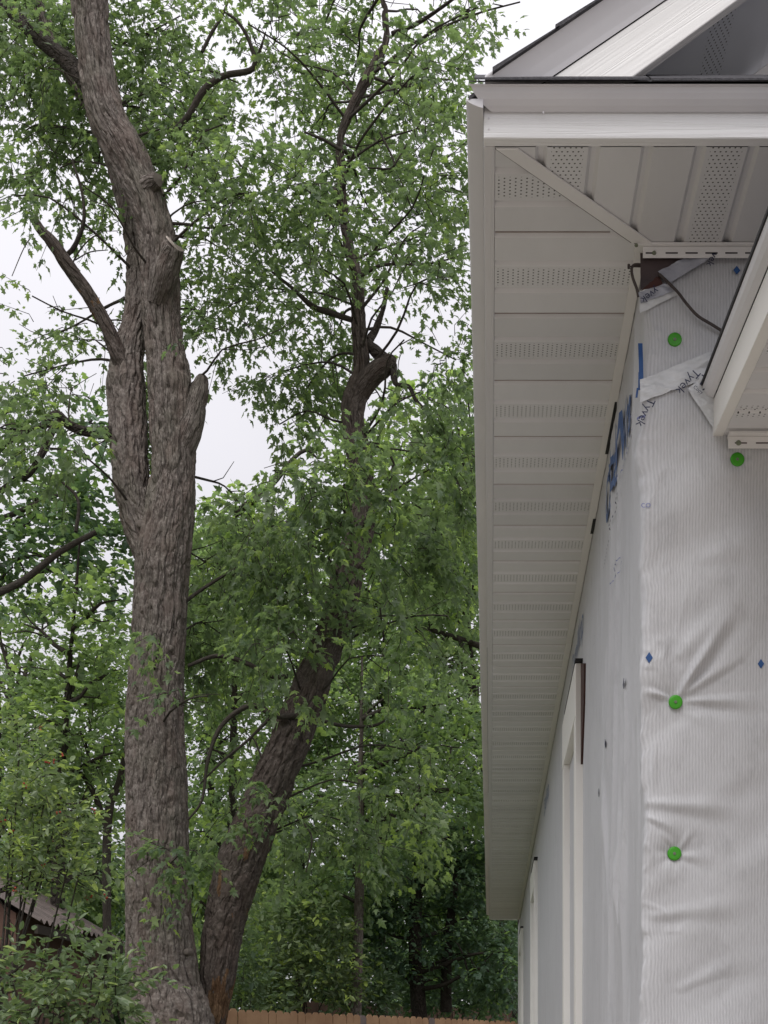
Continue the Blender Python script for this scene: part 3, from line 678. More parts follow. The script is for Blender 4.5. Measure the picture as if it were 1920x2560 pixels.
window(4.91, 5.80, EYE + 1.49, EYE + .02, 'nearest cased window on the long wall')
window(9.55, 10.5, EYE + 1.50, EYE + .02, 'second cased window along the wall')
window(13.75, 14.9, EYE + 1.47, EYE + .02, 'farthest cased window on the long wall')
q = MB(); q.loft([(XW - .009, 4.73, EYE + 1.434), (XW - .009, 4.908, EYE + 1.488), (XW - .009, 4.908, EYE + 1.12), (XW - .009, 4.76, EYE + 1.30)],
                 [(XW + .01, 4.73, EYE + 1.434), (XW + .01, 4.908, EYE + 1.488), (XW + .01, 4.908, EYE + 1.12), (XW + .01, 4.76, EYE + 1.30)])
q.build('bare_sheathing', M['redboard'], house, label='dark red strip of sheathing beside the nearest window')
for a, zt_ in ((4.73, 1.492), (9.35, 1.51), (13.6, 1.48)): MB().box(XW - .03, XW - .002, a + .16, a + .9, EYE + zt_, EYE + zt_ + .009).build('head_flashing', M['black'], house)

# ------------------------------------------------------------------ tubes: stems, branches, cables
def resample(pts, rad, seg):
    pts = np.asarray(pts, float); rad = np.asarray(rad, float); n = len(pts)
    ext = np.vstack([2 * pts[0] - pts[1], pts, 2 * pts[-1] - pts[-2]]); er = np.concatenate([[rad[0]], rad, [rad[-1]]])
    out, ro = [], []
    for i in range(n - 1):
        p0, p1, p2, p3 = ext[i:i + 4]; L = np.linalg.norm(p2 - p1); k = max(1, int(round(L / seg)))
        for t_ in np.arange(k) / k:
            out.append(.5 * (2 * p1 + (p2 - p0) * t_ + (2 * p0 - 5 * p1 + 4 * p2 - p3) * t_ ** 2 + (3 * p1 - p0 - 3 * p2 + p3) * t_ ** 3))
            s_ = t_ * t_ * (3 - 2 * t_); ro.append(er[i + 1] * (1 - s_) + er[i + 2] * s_)
    out.append(pts[-1]); ro.append(rad[-1])
    return np.array(out), np.array(ro)
def tube(pts, rad, nu=12, seg=.1, amp=0., seed=0, cap=True, lump=0.):
    p, r = resample(pts, rad, seg); n = len(p)
    tg = np.gradient(p, axis=0); tg /= np.linalg.norm(tg, axis=1)[:, None]
    u = np.cross(tg[0], (0, 1, 0.01)); u /= np.linalg.norm(u); U = []
    for i in range(n):
        u = u - tg[i] * (u @ tg[i]); u /= np.linalg.norm(u); U.append(u)
    U = np.array(U); V = np.cross(tg, U)
    th = np.linspace(0, 2 * np.pi, nu, endpoint=False)
    L = np.concatenate([[0], np.cumsum(np.linalg.norm(np.diff(p, axis=0), axis=1))])
    rr = np.broadcast_to(r[:, None], (n, nu)).copy(); ct, st = np.cos(th)[None], np.sin(th)[None]; LL = L[:, None]
    if lump: rr *= 1 + lump * (fbm(ct * 1.3 + 5, st * 1.3, LL * 1.3, seed, 3) - .5) * 2
    if amp:
        rm = r[:, None]; k = 1 / .068
        wx = (fbm(ct * rm * 9, st * rm * 9, LL * 5, seed + 9, 2) - .5) * .7
        a = vn(ct * rm * k + wx, st * rm * k + wx, LL * 1.9 + wx, seed + 1); a2 = vn(ct * rm * k * 1.9 + wx, st * rm * k * 1.9 - wx, LL * 5 + wx, seed + 2)
        crk = np.exp(-((a - .5) / .07) ** 2) + .5 * np.exp(-((a2 - .5) / .09) ** 2)
        b2 = fbm(ct * rm * 40, st * rm * 40, LL * 22, seed + 3, 2) - .5
        rr += amp * (.35 - 1.15 * np.clip(crk, 0, 1.2) + .8 * b2)
    v = p[:, None] + (U[:, None] * ct[..., None] + V[:, None] * st[..., None]) * rr[..., None]
    uv = np.stack([np.broadcast_to((th / (2 * np.pi))[None] * 2 * np.pi * np.median(r), (n, nu)), np.broadcast_to(LL, (n, nu))], -1)
    f = gridf(n, nu, True); v = v.reshape(-1, 3); uv = uv.reshape(-1, 2)
    if cap:
        v = np.vstack([v, p[-1] + tg[-1] * r[-1] * .15]); uv = np.vstack([uv, uv[-1]])
        j = np.arange(nu); e = np.stack([(n - 1) * nu + j, (n - 1) * nu + (j + 1) % nu, np.full(nu, len(v) - 1), np.full(nu, len(v) - 1)], -1)
        return v, f, e, uv, p, r
    return v, f, None, uv, p, r
class TB:                         # many tubes -> one mesh
    def __init__(s): s.v, s.f, s.uv, s.n = [], [], [], 0
    def add(s, pts, rad, nu=6, seg=.12, **k):
        v, f, e, uv, p, r = tube(pts, rad, nu, seg, cap=False, **k)
        s.v.append(v); s.f.append(f + s.n); s.uv.append(uv); s.n += len(v); return p
    def build(s, name, mtl, parent=None, label=None):
        return link(name, npmesh(name, np.vstack(s.v), np.vstack(s.f), np.vstack(s.uv), True), mtl, parent, label)
def stem(name, spec, Y, parent, nu, seg, amp, seed, mtl, lump=.06, label=None, patch=None):
    """spec: (px, py, width px[, Y]) ; photo pixel column/row at a true distance"""
    pts = [P(s[0], s[1], s[3] if len(s) > 3 else Y) for s in spec]; rad = [s[2] / 2 / F * (s[3] if len(s) > 3 else Y) for s in spec]
    v, f, e, uv, p, r = tube(pts, rad, nu, seg, amp, seed, True, lump)
    tri = e[:, :3]
    me_v = np.vstack([v]); 
    quads = np.vstack([f]); mi = np.zeros(len(quads), int)
    if patch:
        cen = v[quads].mean(1)
        mi = (patch(cen) > 0).astype(int)
    me = npmesh(name, me_v, quads, uv, True, mi=mi)
    o = link(name, me, mtl if isinstance(mtl, list) else [mtl], parent, label)
    # flat end cap
    bm = bmesh.new(); bm.from_mesh(me); bm.verts.ensure_lookup_table()
    for a in tri: 
        try: bm.faces.new([bm.verts[i] for i in a])
        except ValueError: pass
    bm.to_mesh(me); bm.free()
    return o, p
def end_cut(center, normal, r, parent):
    n = Vector(normal).normalized(); c_ = Vector(center)
    q = MB(); q.cyl(c_, c_ + n * .012, r, r * .97, 20); q.build('cut_face', M['cut'], parent)

# ------------------------------------------------------------------ leaves
def leaf_shape(kind):
    if kind == 'maple':
        o = [(0, -.5, 0), (.13, -.36, 1), (.38, -.30, 2), (.21, -.14, 1), (.46, .16, 2), (.19, .10, 1), (.15, .30, 1), (0, .62, 2)]
        pts = [(x, y) for x, y, _ in o]; pts = pts + [(-x, y) for x, y in pts[-2:0:-1]]
        v = [(0, -.05)] + pts; z = [.05] + [-.02 - .22 * (x * x + (y + .05) ** 2) for x, y in pts]
        n = len(pts); f = [(0, i + 1, (i + 1) % n + 1) for i in range(n)]
        return np.array([(x, y, zz) for (x, y), zz in zip(v, z)]), np.array(f)
    if kind == 'oval':
        v = [(0, -.5, 0), (.24, -.2, .05), (.22, .18, .05), (0, .5, -.06), (-.22, .18, .05), (-.24, -.2, .05), (0, 0, -.02)]
        f = [(6, i, (i + 1) % 6) for i in range(6)]
        return np.array(v), np.array(f)
    v = [(0, -.5, 0), (.34, -.22, -.04), (.16, .05, .02), (.3, .2, -.08), (0, .55, -.1), (-.3, .2, -.08), (-.16, .05, .02), (-.34, -.22, -.04)]   # small lobed leaf
    f = [(0, 1, 2), (0, 2, 6), (0, 6, 7), (2, 3, 4), (2, 4, 6), (4, 5, 6)]
    return np.array(v), np.array(f)
def unit(a): return a / np.maximum(np.linalg.norm(a, axis=-1, keepdims=True), 1e-9)
def leaves(pos, axis, size, kind, tint, rg, flat=.75):
    n = len(pos); tv, tf = leaf_shape(kind)
    ax = unit(axis); up = rg.normal(size=(n, 3)) * (1 - flat) + np.array((0, 0, flat)); nrm = unit(up - ax * (up * ax).sum(-1, keepdims=True))
    sd_ = np.cross(ax, nrm)
    s = size[:, None, None]
    asp = rg.uniform(.75, 1.1, n)[:, None, None]; curl = rg.uniform(.4, 2.2, n)[:, None, None]
    v = pos[:, None] + s * (tv[None, :, 0:1] * sd_[:, None] * asp + (tv[None, :, 1:2] + .5) * ax[:, None] + tv[None, :, 2:3] * nrm[:, None] * curl)
    k = len(tv); f = (tf[None] + (np.arange(n) * k)[:, None, None]).reshape(-1, 3)
    return v.reshape(-1, 3), f, np.repeat(tint, k)
HOLES = []                        # sky gaps seen between the boughs
def sprays(clumps, rg, tree_c, size, kind, per=11, length=.42, dens=30., thresh=.42, droop=.35, twigs=None, nscale=1.9, flat=.72, tint0=None, seed=0):
    """clumps: (px, py, rx, ry, density, Y, depth) -> leafy twigs filling an ellipsoid at distance Y"""
    LV, LF, LT, off = [], [], [], 0
    for cl_ in clumps:
        px, py, rx, ry, dn, Y = cl_[:6]; dep = cl_[6] if len(cl_) > 6 else .55 * (rx + ry) / F * Y
        c_ = P(px, py, Y); ax_ = np.array((rx / F * Y, dep, ry / F * Y))
        area = ax_[0] * ax_[2] * math.pi
        n = max(4, int(area * dens * dn * 1.6))
        d = unit(rg.normal(size=(n, 3))) * rg.uniform(.12, 1.0, n)[:, None] ** .42
        p = c_ + d * ax_
        keep = vn(p[:, 0] * nscale, p[:, 1] * nscale, p[:, 2] * nscale, seed + 40) > thresh
        ppx = VX + p[:, 0] / p[:, 1] * F; ppy = VY - (p[:, 2] - EYE) / p[:, 1] * F
        for hx, hy, hrx, hry in HOLES: keep &= ((ppx - hx) / hrx) ** 2 + ((ppy - hy) / hry) ** 2 > 1
        keep &= ~((p[:, 0] > -.55) & (p[:, 1] < YE + 1.4) & (ppx > 1215))
        p = p[keep]; n = len(p)
        if not n: continue
        dirv = unit(d[keep] * .8 + unit(p - tree_c) * .5 + rg.normal(size=(n, 3)) * .45 + np.array((0, 0, .12 - droop * .6)))
        L = length * rg.uniform(.55, 1.25, n)
        tt = (np.arange(per) + .6) / per
        base = p[:, None] + dirv[:, None] * (L[:, None, None] * tt[None, :, None]) + np.array((0, 0, -1.)) * (droop * .5 * L[:, None, None] * tt[None, :, None] ** 2)
        side = unit(np.cross(dirv, np.array((0, 0, 1.)) + rg.normal(size=(n, 3)) * .25))
        sg = np.where(np.arange(per) % 2 == 0, 1, -1)[None, :, None]
        ax3 = unit(dirv[:, None] * .65 + side[:, None] * sg * rg.uniform(.3, 1.1, (n, per, 1)) + rg.normal(size=(n, per, 3)) * .35 + np.array((0, 0, -droop)))
        base = base + ax3 * size * .45 + rg.normal(size=base.shape) * size * .25
        tn = np.clip(rg.normal(.42, .24, (n, per)) + (rg.random((n, 1)) - .5) * .6 + (rg.random((n, 1)) < .06) * .3 + (rg.random((n, per)) < .03) * .4, 0, 1)
        if tint0 is not None: tn = np.clip(tn + tint0, 0, 1)
        if len(cl_) > 7: tn = np.clip(tn + cl_[7], 0, 1)
        sz = size * rg.uniform(.42, 1.3, (n, per)) * (.80 if (kind == 'maple' and py < 950) else 1)
        v, f, t_ = leaves(base.reshape(-1, 3), ax3.reshape(-1, 3), sz.ravel(), kind, tn.ravel(), rg, flat)
        LV.append(v); LF.append(f + off); LT.append(t_); off += len(v)
        if twigs is not None:
            for i in range(0, n, 2 if kind == 'maple' else 4):
                e = p[i] + dirv[i] * L[i] + np.array((0, 0, -.5 * droop * L[i]))
                b0 = p[i] + (c_ - p[i]) * .3
                twigs.add([b0, p[i], e], [.006, .0045, .002], 3, .4)
    return np.vstack(LV), np.vstack(LF), np.concatenate(LT)
def foliage(name, data, mtl, parent, label=None):
    v, f, t_ = data
    return link(name, npmesh(name, v, f, attr=t_, smooth=False), mtl, parent, label)
def boughs(tb, clumps, anchors, rg, r0=.03, r1=.007, maxd=3.5):
    an = np.array(anchors)
    for cl_ in clumps:
        c_ = P(cl_[0], cl_[1], cl_[5]); dd = np.linalg.norm((an - c_) * np.array((1, 1, .8)), axis=1) + np.maximum(0, an[:, 2] - c_[2] + .2) * 1.2
        a = an[np.argmin(dd)]
        L = np.linalg.norm(c_ - a)
        m1 = a + (c_ - a) * .35 + rg.normal(size=3) * .04 * L + np.array((0, 0, .07 * L)); m2 = a + (c_ - a) * .7 + rg.normal(size=3) * .04 * L + np.array((0, 0, .08 * L))
        rr = r0 * min(1.2, .45 + L / 3)
        path = tb.add([a, m1, m2, c_], [rr, rr * .8, rr * .55, r1], 7, .15, lump=.06)
        rx, ry = cl_[2] / F * cl_[5], cl_[3] / F * cl_[5]
        for k in range(3):
            q = path[int(len(path) * rg.uniform(.4, .95))]; d = unit(rg.normal(size=3) + (c_ - a) / max(L, .1) * .6) * np.array((rx, .6 * (rx + ry) / 2, ry)) * .95
            tb.add([q, q + d * .5 + rg.normal(size=3) * .05, q + d], [rr * .4, rr * .3, .003], 5, .15)

# ------------------------------------------------------------------ the big maple
HOLES[:] = [(545, 115, 52, 58), (705, 320, 48, 55), (170, 650, 125, 95), (60, 600, 60, 50), (250, 720, 45, 60), (600, 1085, 88, 88), (1050, 830, 62, 45), (520, 960, 40, 70), (470, 640, 22, 60), (1200, 130, 22, 40),
            (1190, 430, 14, 60), (850, 960, 10, 60), (40, 800, 40, 25), (1125, 330, 14, 30), (1270, 130, 40, 120), (480, 1080, 30, 70)]
YT = 13.2
rg = np.random.default_rng(11)
maple = thing('maple_tree', 'large old maple with two furrowed trunks forking from one base', 'tree')
MAIN = [(440, 2760, 300), (432, 2630, 244), (424, 2550, 214), (408, 2450, 178), (397, 2300, 158), (393, 2150, 150), (392, 2000, 148), (389, 1880, 146), (388, 1780, 140), (396, 1620, 130), (402, 1500, 130), (408, 1400, 134), (424, 1290, 124), (431, 1180, 110), (431, 1080, 112), (428, 980, 112), (414, 880, 94), (403, 790, 92), (400, 700, 96), (396, 620, 92), (380, 540, 90), (350, 460, 94), (316, 385, 100), (270, 300, 92), (248, 210, 86), (232, 110, 84), (224, 0, 88), (215, -150, 84), (190, -400, 70), (170, -800, 46), (160, -1200, 24)]
trunk, p_main = stem('trunk', MAIN, YT, maple, 210, .020, .022, 1, [M['bark'], M['rot']], .05)
LEFT = [(410, 1440, 96, 13.25), (372, 1360, 90, 13.25), (338, 1270, 82, 13.25), (325, 1160, 88, 13.25), (321, 1060, 90, 13.3), (315, 960, 92, 13.35), (322, 880, 74, 13.4), (342, 790, 64, 13.5), (345, 700, 58, 13.6), (335, 600, 50, 13.7), (312, 500, 42, 13.8), (280, 400, 36, 13.9), (230, 280, 34, 14), (160, 150, 30, 14.1), (80, -20, 24, 14.2)]
_, p_left = stem('limb', LEFT, 13.3, maple, 120, .022, .025, 2, [M['bark']], .06, label='left fork of the upright trunk')
LEAN = [(505, 2740, 110, 13.4), (518, 2620, 84, 13.4), (531, 2530, 76, 13.4), (545, 2430, 90, 13.4), (558, 2320, 103, 13.45), (604, 2150, 112, 13.45), (660, 2005, 108, 13.45), (705, 1900, 98, 13.4), (761, 1757, 92, 13.4), (811, 1632, 82, 13.4), (842, 1551, 79, 13.4), (862, 1470, 77, 13.4), (883, 1388, 74, 13.4), (906, 1310, 62, 13.4), (910, 1230, 56, 13.4), (902, 1150, 60, 13.4), (886, 1075, 52, 13.45), (882, 1020, 60, 13.5), (897, 970, 58, 13.5), (906, 920, 42, 13.5), (899, 855, 35, 13.5), (895, 773, 33, 13.5), (891, 692, 28, 13.5), (872, 615, 25, 13.5), (858, 529, 25, 13.5), (855, 440, 21, 13.5), (852, 346, 20, 13.5), (882, 268, 21, 13.5), (925, 183, 25, 13.5), (948, 138, 22, 13.5), (966, 90, 15, 13.5), (961, 30, 13, 13.5), (955, -100, 10, 13.5), (940, -300, 6, 13.5)]
def rotpatch(c_):
    ppx = VX + c_[:, 0] / c_[:, 1] * F; ppy = VY - (c_[:, 2] - EYE) / c_[:, 1] * F
    n_ = fbm(c_[:, 0] * 9, c_[:, 1] * 9, c_[:, 2] * 2.2, 77)
    return np.where((ppy > 2420) & (ppx > 520) & (ppx < 600), n_ - .50, np.where((ppy > 2120) & (ppy < 2330), n_ - .70, -1))
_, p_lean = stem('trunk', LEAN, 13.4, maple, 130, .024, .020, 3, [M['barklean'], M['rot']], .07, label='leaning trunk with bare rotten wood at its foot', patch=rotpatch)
def deadpatch(c_):
    ppy = VY - (c_[:, 2] - EYE) / c_[:, 1] * F
    return np.where((ppy > 720) & (ppy < 800), fbm(c_[:, 0] * 8, c_[:, 1] * 8, c_[:, 2] * 4, 78) - .55, -1)
_, p_dead = stem('limb', [(330, 960, 46, 13.3), (298, 890, 42, 13.25), (264, 808, 36, 13.2), (225, 742, 33, 13.15), (190, 692, 33, 13.1), (160, 650, 33, 13.05), (130, 606, 29, 13), (102, 575, 25, 13), (84, 545, 21, 13)], 13.2, maple, 48, .03, .008, 4, [M['barklean'], M['rot']], .1, label='dead broken limb without leaves', patch=deadpatch)
_, p_b1 = stem('limb', [(292, 1085, 44, 13.3), (262, 1083, 30, 13.2), (205, 1078, 24, 13.1), (165, 1058, 24, 13), (140, 1035, 20, 12.95), (110, 1060, 14, 12.9), (60, 1075, 8, 12.8), (0, 1070, 5, 12.7)], 13.2, maple, 28, .04, .006, 5, [M['bark2']], .1, label='dark crooked limb on the left fork')
_, p_b2 = stem('limb', [(150, 1045, 18, 13), (128, 1080, 19, 12.9), (112, 1120, 18, 12.85), (80, 1175, 16, 12.8), (56, 1200, 14, 12.8)], 13, maple, 24, .04, .006, 6, [M['bark2']], .1, label='short dark limb hanging from the crooked limb')
o, _ = stem('limb', [(392, 760, 50, 13.1), (410, 690, 66, 13.0), (426, 640, 60, 12.95), (434, 614, 52, 12.9)], 13, maple, 48, .03, .012, 7, [M['bark']], .1, label='sawn stub near the top of the trunk')
pe = P(434, 614, 12.9); end_cut(pe, (.7, -.25, .55), .098, o)
o, _ = stem('limb', [(430, 1180, 60, 13.2), (466, 1090, 70, 13.15), (490, 1010, 56, 13.15), (503, 955, 38, 13.15), (503, 940, 20, 13.15)], 13.15, maple, 48, .03, .012, 8, [M['bark']], .14, label='broken stub beside the trunk fork')
_, p_ul = stem('limb', [(235, 230, 50, 13.4), (190, 175, 42, 13.5), (140, 130, 38, 13.6), (85, 85, 34, 13.7), (20, 20, 30, 13.8), (-80, -80, 24, 13.9)], 13.4, maple, 40, .04, .008, 9, [M['bark2'], M['rot']], .08, label='upper limb leaning out to the left')
_, p_cr = stem('limb', [(893, 990, 50, 13.5), (920, 950, 52, 13.45), (950, 922, 52, 13.4), (976, 907, 44, 13.4), (988, 908, 26, 13.4)], 13.4, maple, 40, .03, .008, 10, [M['barklean']], .1, label='thick knuckled limb on the leaning trunk')
_, p_c2 = stem('limb', [(966, 905, 34, 13.45), (940, 880, 30, 13.5), (922, 855, 22, 13.55), (938, 825, 18, 13.6), (955, 780, 14, 13.6), (968, 720, 10, 13.6)], 13.5, maple, 24, .04, .005, 11, [M['bark2']], .1, label='dark bent limb rising from the knuckle')
_, p_c3 = stem('limb', [(982, 912, 20, 13.4), (985, 945, 17, 13.35), (992, 962, 12, 13.3), (1022, 966, 11, 13.25), (1040, 1000, 10, 13.2), (1075, 1040, 7, 13.1)], 13.3, maple, 20, .04, .003, 12, [M['bark2']], .08, label='thin limb hooking down from the knuckle')
o, _ = stem('limb', [(905, 1180, 50, 13.3), (890, 1120, 56, 13.3), (884, 1086, 54, 13.3)], 13.3, maple, 40, .03, .008, 13, [M['barklean']], .06, label='flat sawn stub on the leaning trunk')
end_cut(P(884, 1087, 13.3), (-.1, -.75, .75), .102, o)
o, _ = stem('limb', [(852, 520, 20, 13.4), (840, 490, 20, 13.35), (834, 472, 16, 13.3)], 13.4, maple, 20, .03, .004, 14, [M['bark2']], .1, label='short blunt stub high on the leaning stem')
o, _ = stem('limb', [(365, 470, 56, 13.1), (385, 455, 44, 13.05), (397, 448, 30, 13.0)], 13.1, maple, 36, .03, .010, 15, [M['bark']], .1, label='rounded knob on the upright trunk')
o, _ = stem('limb', [(980, 85, 12, 13.5), (1040, 60, 10, 13.4), (1108, 16, 8, 13.3), (1180, -40, 5, 13.2)], 13.4, maple, 14, .05, .002, 16, [M['bark2']], .06, label='thin limb reaching right near the treetop')
# knots
for px, py, r in ((434, 1156, 8), (410, 1440, 10), (425, 1620, 9), (466, 2380, 9), (352, 1310, 12)):
    c_ = P(px, py, YT - .19 * (1 if px != 352 else .6)); d_ = r / F * 13
    MB().cyl(c_ + np.array((0, .12, 0)), c_ + np.array((0, -.02, .0)), d_ * 1.5, d_ * .8, 12).build('knot', M['bark'], trunk, .01, True)
tb = TB()
for spec in ([(430, 330, 12), (470, 290, 16), (510, 225, 17), (560, 190, 15), (634, 170, 14), (622, 100, 9), (590, 50, 8), (550, 25, 5)], [(634, 170, 10), (652, 120, 7), (664, 80, 4)], [(505, 130, 9), (530, 80, 9), (555, 40, 7), (575, -10, 5)],
             [(150, 648, 12), (180, 625, 12), (198, 590, 11), (210, 550, 9), (205, 480, 7), (180, 400, 6)], [(175, 680, 5), (190, 640, 4), (222, 600, 3.5), (255, 580, 2)], [(188, 650, 3.5), (225, 630, 3), (270, 625, 2)], [(84, 585, 3), (60, 620, 2.5), (30, 690, 2)],
             [(405, 558, 9), (460, 560, 7), (520, 570, 5), (580, 560, 3)], [(455, 1510, 10), (510, 1470, 9), (590, 1420, 6)], [(470, 1665, 9), (540, 1640, 11), (610, 1655, 12), (680, 1690, 13), (720, 1690, 12)],
             [(740, 1790, 16), (690, 1790, 14), (640, 1765, 15), (600, 1775, 13), (550, 1820, 11), (520, 1900, 9), (505, 2000, 7), (470, 2050, 5)], [(680, 1790, 9), (620, 1850, 7), (560, 1900, 6), (500, 1960, 4)],
             [(800, 1800, 10), (860, 1815, 9), (930, 1815, 8), (965, 1800, 5)], [(905, 690, 11), (945, 665, 9), (1000, 660, 7), (1070, 660, 5), (1150, 640, 3)], [(905, 770, 9), (960, 700, 6), (1010, 600, 4), (1060, 560, 3)],
             [(880, 800, 14), (820, 780, 16), (780, 765, 14), (730, 720, 9), (680, 680, 5)], [(950, 330, 5), (985, 415, 5), (920, 420, 4)], [(985, 415, 5), (1030, 340, 4), (1080, 260, 3)],
             [(885, 1110, 5), (930, 1105, 5), (960, 1120, 6), (985, 1160, 6), (975, 1190, 4)], [(850, 1120, 4), (890, 1105, 5), (930, 1115, 5), (1040, 1130, 4)], [(720, 1800, 8), (740, 1850, 8), (700, 1910, 7), (660, 1990, 5)], [(960, 1600, 5), (950, 1520, 4)],
             [(700, 1990, 5), (760, 2060, 5), (780, 2100, 4), (765, 2180, 3)], [(870, 560, 9), (820, 540, 7), (760, 520, 5)], [(860, 380, 9), (810, 350, 8), (760, 330, 5)], [(925, 190, 9), (980, 210, 7), (1050, 220, 5)], [(240, 1330, 14), (150, 1380, 16), (60, 1450, 18), (-20, 1490, 20)], [(190, 1330, 10), (195, 1250, 8), (150, 1200, 6)]):
    rad = [max(.004, s[2] / 2 / F * YT) for s in spec]
    dy = rg.uniform(-.35, .25)
    tb.add([P(s[0], s[1], YT + dy * i / len(spec) + (.0 if i else 0)) for i, s in enumerate(spec)], rad, 8, .06, lump=.12)
cA = []
STEMS = [(a_ + (0,))[:3] for a_ in MAIN if -100 < a_[1] < 1000] + [a_[:3] for a_ in LEAN if a_[1] < 1060 or a_[1] > 1290]
def cl(px, py, rx, ry, d, Y=None, dep=None, ti=0):
    if not Y:
        on = any(((px - a_[0]) / (rx * .75 + a_[2] / 2)) ** 2 + ((py - a_[1]) / (ry + 60)) ** 2 < 1 for a_ in STEMS)
        Y = rg.uniform(14.3, 15.3) if on else rg.uniform(12.3, 15.0)
    cA.append((px, py, rx, ry, d, Y, dep if dep else min(.75, .5 * (rx + ry) / F * 13.3), ti))
for a in ((90, 120, 170, 170, 1.1, 14.6), (40, 60, 110, 110, 1.0, 14.8), (60, 330, 120, 150, 1.1, 14.3), (150, 420, 120, 90, .9, 14.2), (170, 250, 80, 130, 1, 14.5), (340, 120, 120, 150, 1.1, 14.4), (380, 280, 130, 130, 1.1, 14.2), (480, 330, 110, 100, .9, 13.6), (600, 210, 100, 110, .8), (620, 60, 120, 80, .9),
          (700, 130, 80, 140, .8), (430, 400, 90, 110, .7, 14), (520, 500, 120, 110, .8), (640, 480, 130, 100, .9), (570, 640, 120, 110, 1), (670, 720, 130, 110, 1.05), (640, 850, 130, 90, .9), (520, 780, 60, 110, .8, 14), (710, 930, 80, 80, .75), (480, 720, 50, 60, .6, 14.2), (450, 40, 100, 60, .9, 14.3), (560, 310, 80, 70, .6), (780, 560, 60, 60, .7)): cl(*a)
for a in ((40, 490, 60, 75, .7), (215, 470, 80, 60, .55), (240, 430, 60, 60, .6), (295, 590, 26, 50, .9, 13.5, .15), (255, 480, 30, 70, .8, 13.6, .2), (80, 740, 90, 40, .3), (200, 850, 80, 50, .45), (110, 850, 130, 60, .5), (240, 810, 55, 65, .5, 13.8), (60, 940, 110, 80, .7), (180, 970, 90, 60, .6), (120, 1120, 150, 80, .6), (40, 1060, 70, 80, .6), (230, 1120, 60, 80, .5, 14)): cl(*a)
for a in ((800, 90, 110, 100, .75), (930, 60, 120, 80, .7), (1080, 70, 110, 70, .6), (1190, 20, 90, 40, .5), (1300, 5, 60, 22, .4, 12.8), (1070, 170, 110, 80, .8), (880, 220, 130, 100, .95), (1000, 300, 140, 100, 1), (800, 330, 110, 100, .9), (1090, 310, 75, 80, .8), (760, 470, 100, 90, .8), (920, 430, 130, 100, 1), (1060, 440, 120, 100, .9), (950, 560, 130, 100, 1), (1080, 580, 110, 100, .8),
          (780, 620, 100, 90, .8), (800, 750, 100, 80, .9), (1000, 690, 110, 60, .7), (1120, 700, 60, 80, .8), (820, 860, 90, 70, .8), (760, 980, 70, 80, .75), (1010, 850, 70, 50, .3), (1140, 900, 70, 90, .9), (1050, 980, 90, 70, .9), (960, 1010, 70, 60, .7), (1150, 520, 40, 90, .7), (1180, 800, 30, 80, .8), (700, 1060, 60, 60, .7), (1130, 200, 50, 60, .6)): cl(*a)
for a in ((600, 1260, 90, 60, .8), (730, 1190, 100, 80, .85, 12.5, .5, .15), (860, 1210, 110, 80, .8, 12.3, .5, .18), (990, 1180, 110, 90, .85, 12.6, .5, .14), (1120, 1150, 80, 110, 1.1), (650, 1330, 120, 80, 1), (780, 1330, 90, 60, .7, 12.5), (960, 1370, 130, 100, .85), (1110, 1340, 80, 110, .9), (560, 1430, 100, 90, .9), (690, 1470, 120, 80, .85), (1000, 1540, 120, 90, 1), (1120, 1540, 70, 100, .95),
          (560, 1590, 110, 80, 1), (520, 1740, 80, 90, .9), (690, 1610, 80, 60, .9), (620, 1870, 70, 60, .7), (960, 1640, 90, 60, .8), (400, 1605, 62, 20, 1.0, 12.6, .2, .15), (452, 2130, 52, 34, 1.3, 12.6, .25), (400, 2150, 40, 18, .9, 12.5, .2), (640, 2080, 40, 50, .45, 12.9, .2), (610, 1970, 40, 40, .5, 12.8, .2), (690, 1990, 30, 50, .35, 12.9, .2), (560, 2040, 40, 60, .8), (800, 1480, 30, 20, .5, 12.6), (780, 1725, 36, 22, .7, 12.7, .2, .1), (880, 1450, 26, 20, .9, 12.8, .15), (328, 1440, 18, 22, 1.4, 12.9, .1, .25), (880, 1290, 40, 40, .9, 12.7, .2), (480, 1500, 40, 80, .8, 14), (480, 1650, 40, 80, .9, 14), (374, 1000, 18, 90, 4, 15.6, .25), (368, 900, 18, 80, 4, 15.8, .25), (378, 1130, 16, 90, 4, 15.6, .25), (200, 120, 60, 80, .9, 13.9, .3), (70, 60, 90, 60, .8, 13.2, .3), (120, 170, 70, 50, .7, 13.2, .3)): cl(*a)
# hanging pale sprays on the right
for a in ((960, 2000, 40, 60, 1, 13.2, .3, .25), (1030, 2000, 40, 60, 1, 13.2, .3, .3), (1080, 2075, 30, 26, .9, 13.2, .2, .35), (900, 1960, 60, 40, .8, 13.4, .3, .2), (940, 2110, 24, 40, .9, 13.2, .2, .2), (850, 2050, 60, 70, .8, 14), (760, 2080, 60, 60, .8, 14), (1040, 1880, 70, 60, .7, 13.8, .4, .2)): cl(*a)
anch = np.vstack([p_main[::12], p_left[::10], p_lean[::10], p_ul[::6], p_b1[::6]])
boughs(tb, [c_ for c_ in cA if c_[2] > 45], anch, rg, .017)
data = sprays(cA, rg, P(620, 900, 13.6), .098, 'maple', per=15, length=.44, dens=64, thresh=.38, droop=.5, twigs=tb, flat=.6, seed=1)
tw = tb.build('branches', M['twig'], maple); tw['kind'] = 'stuff'
foliage('foliage', data, M['leafA'], maple)

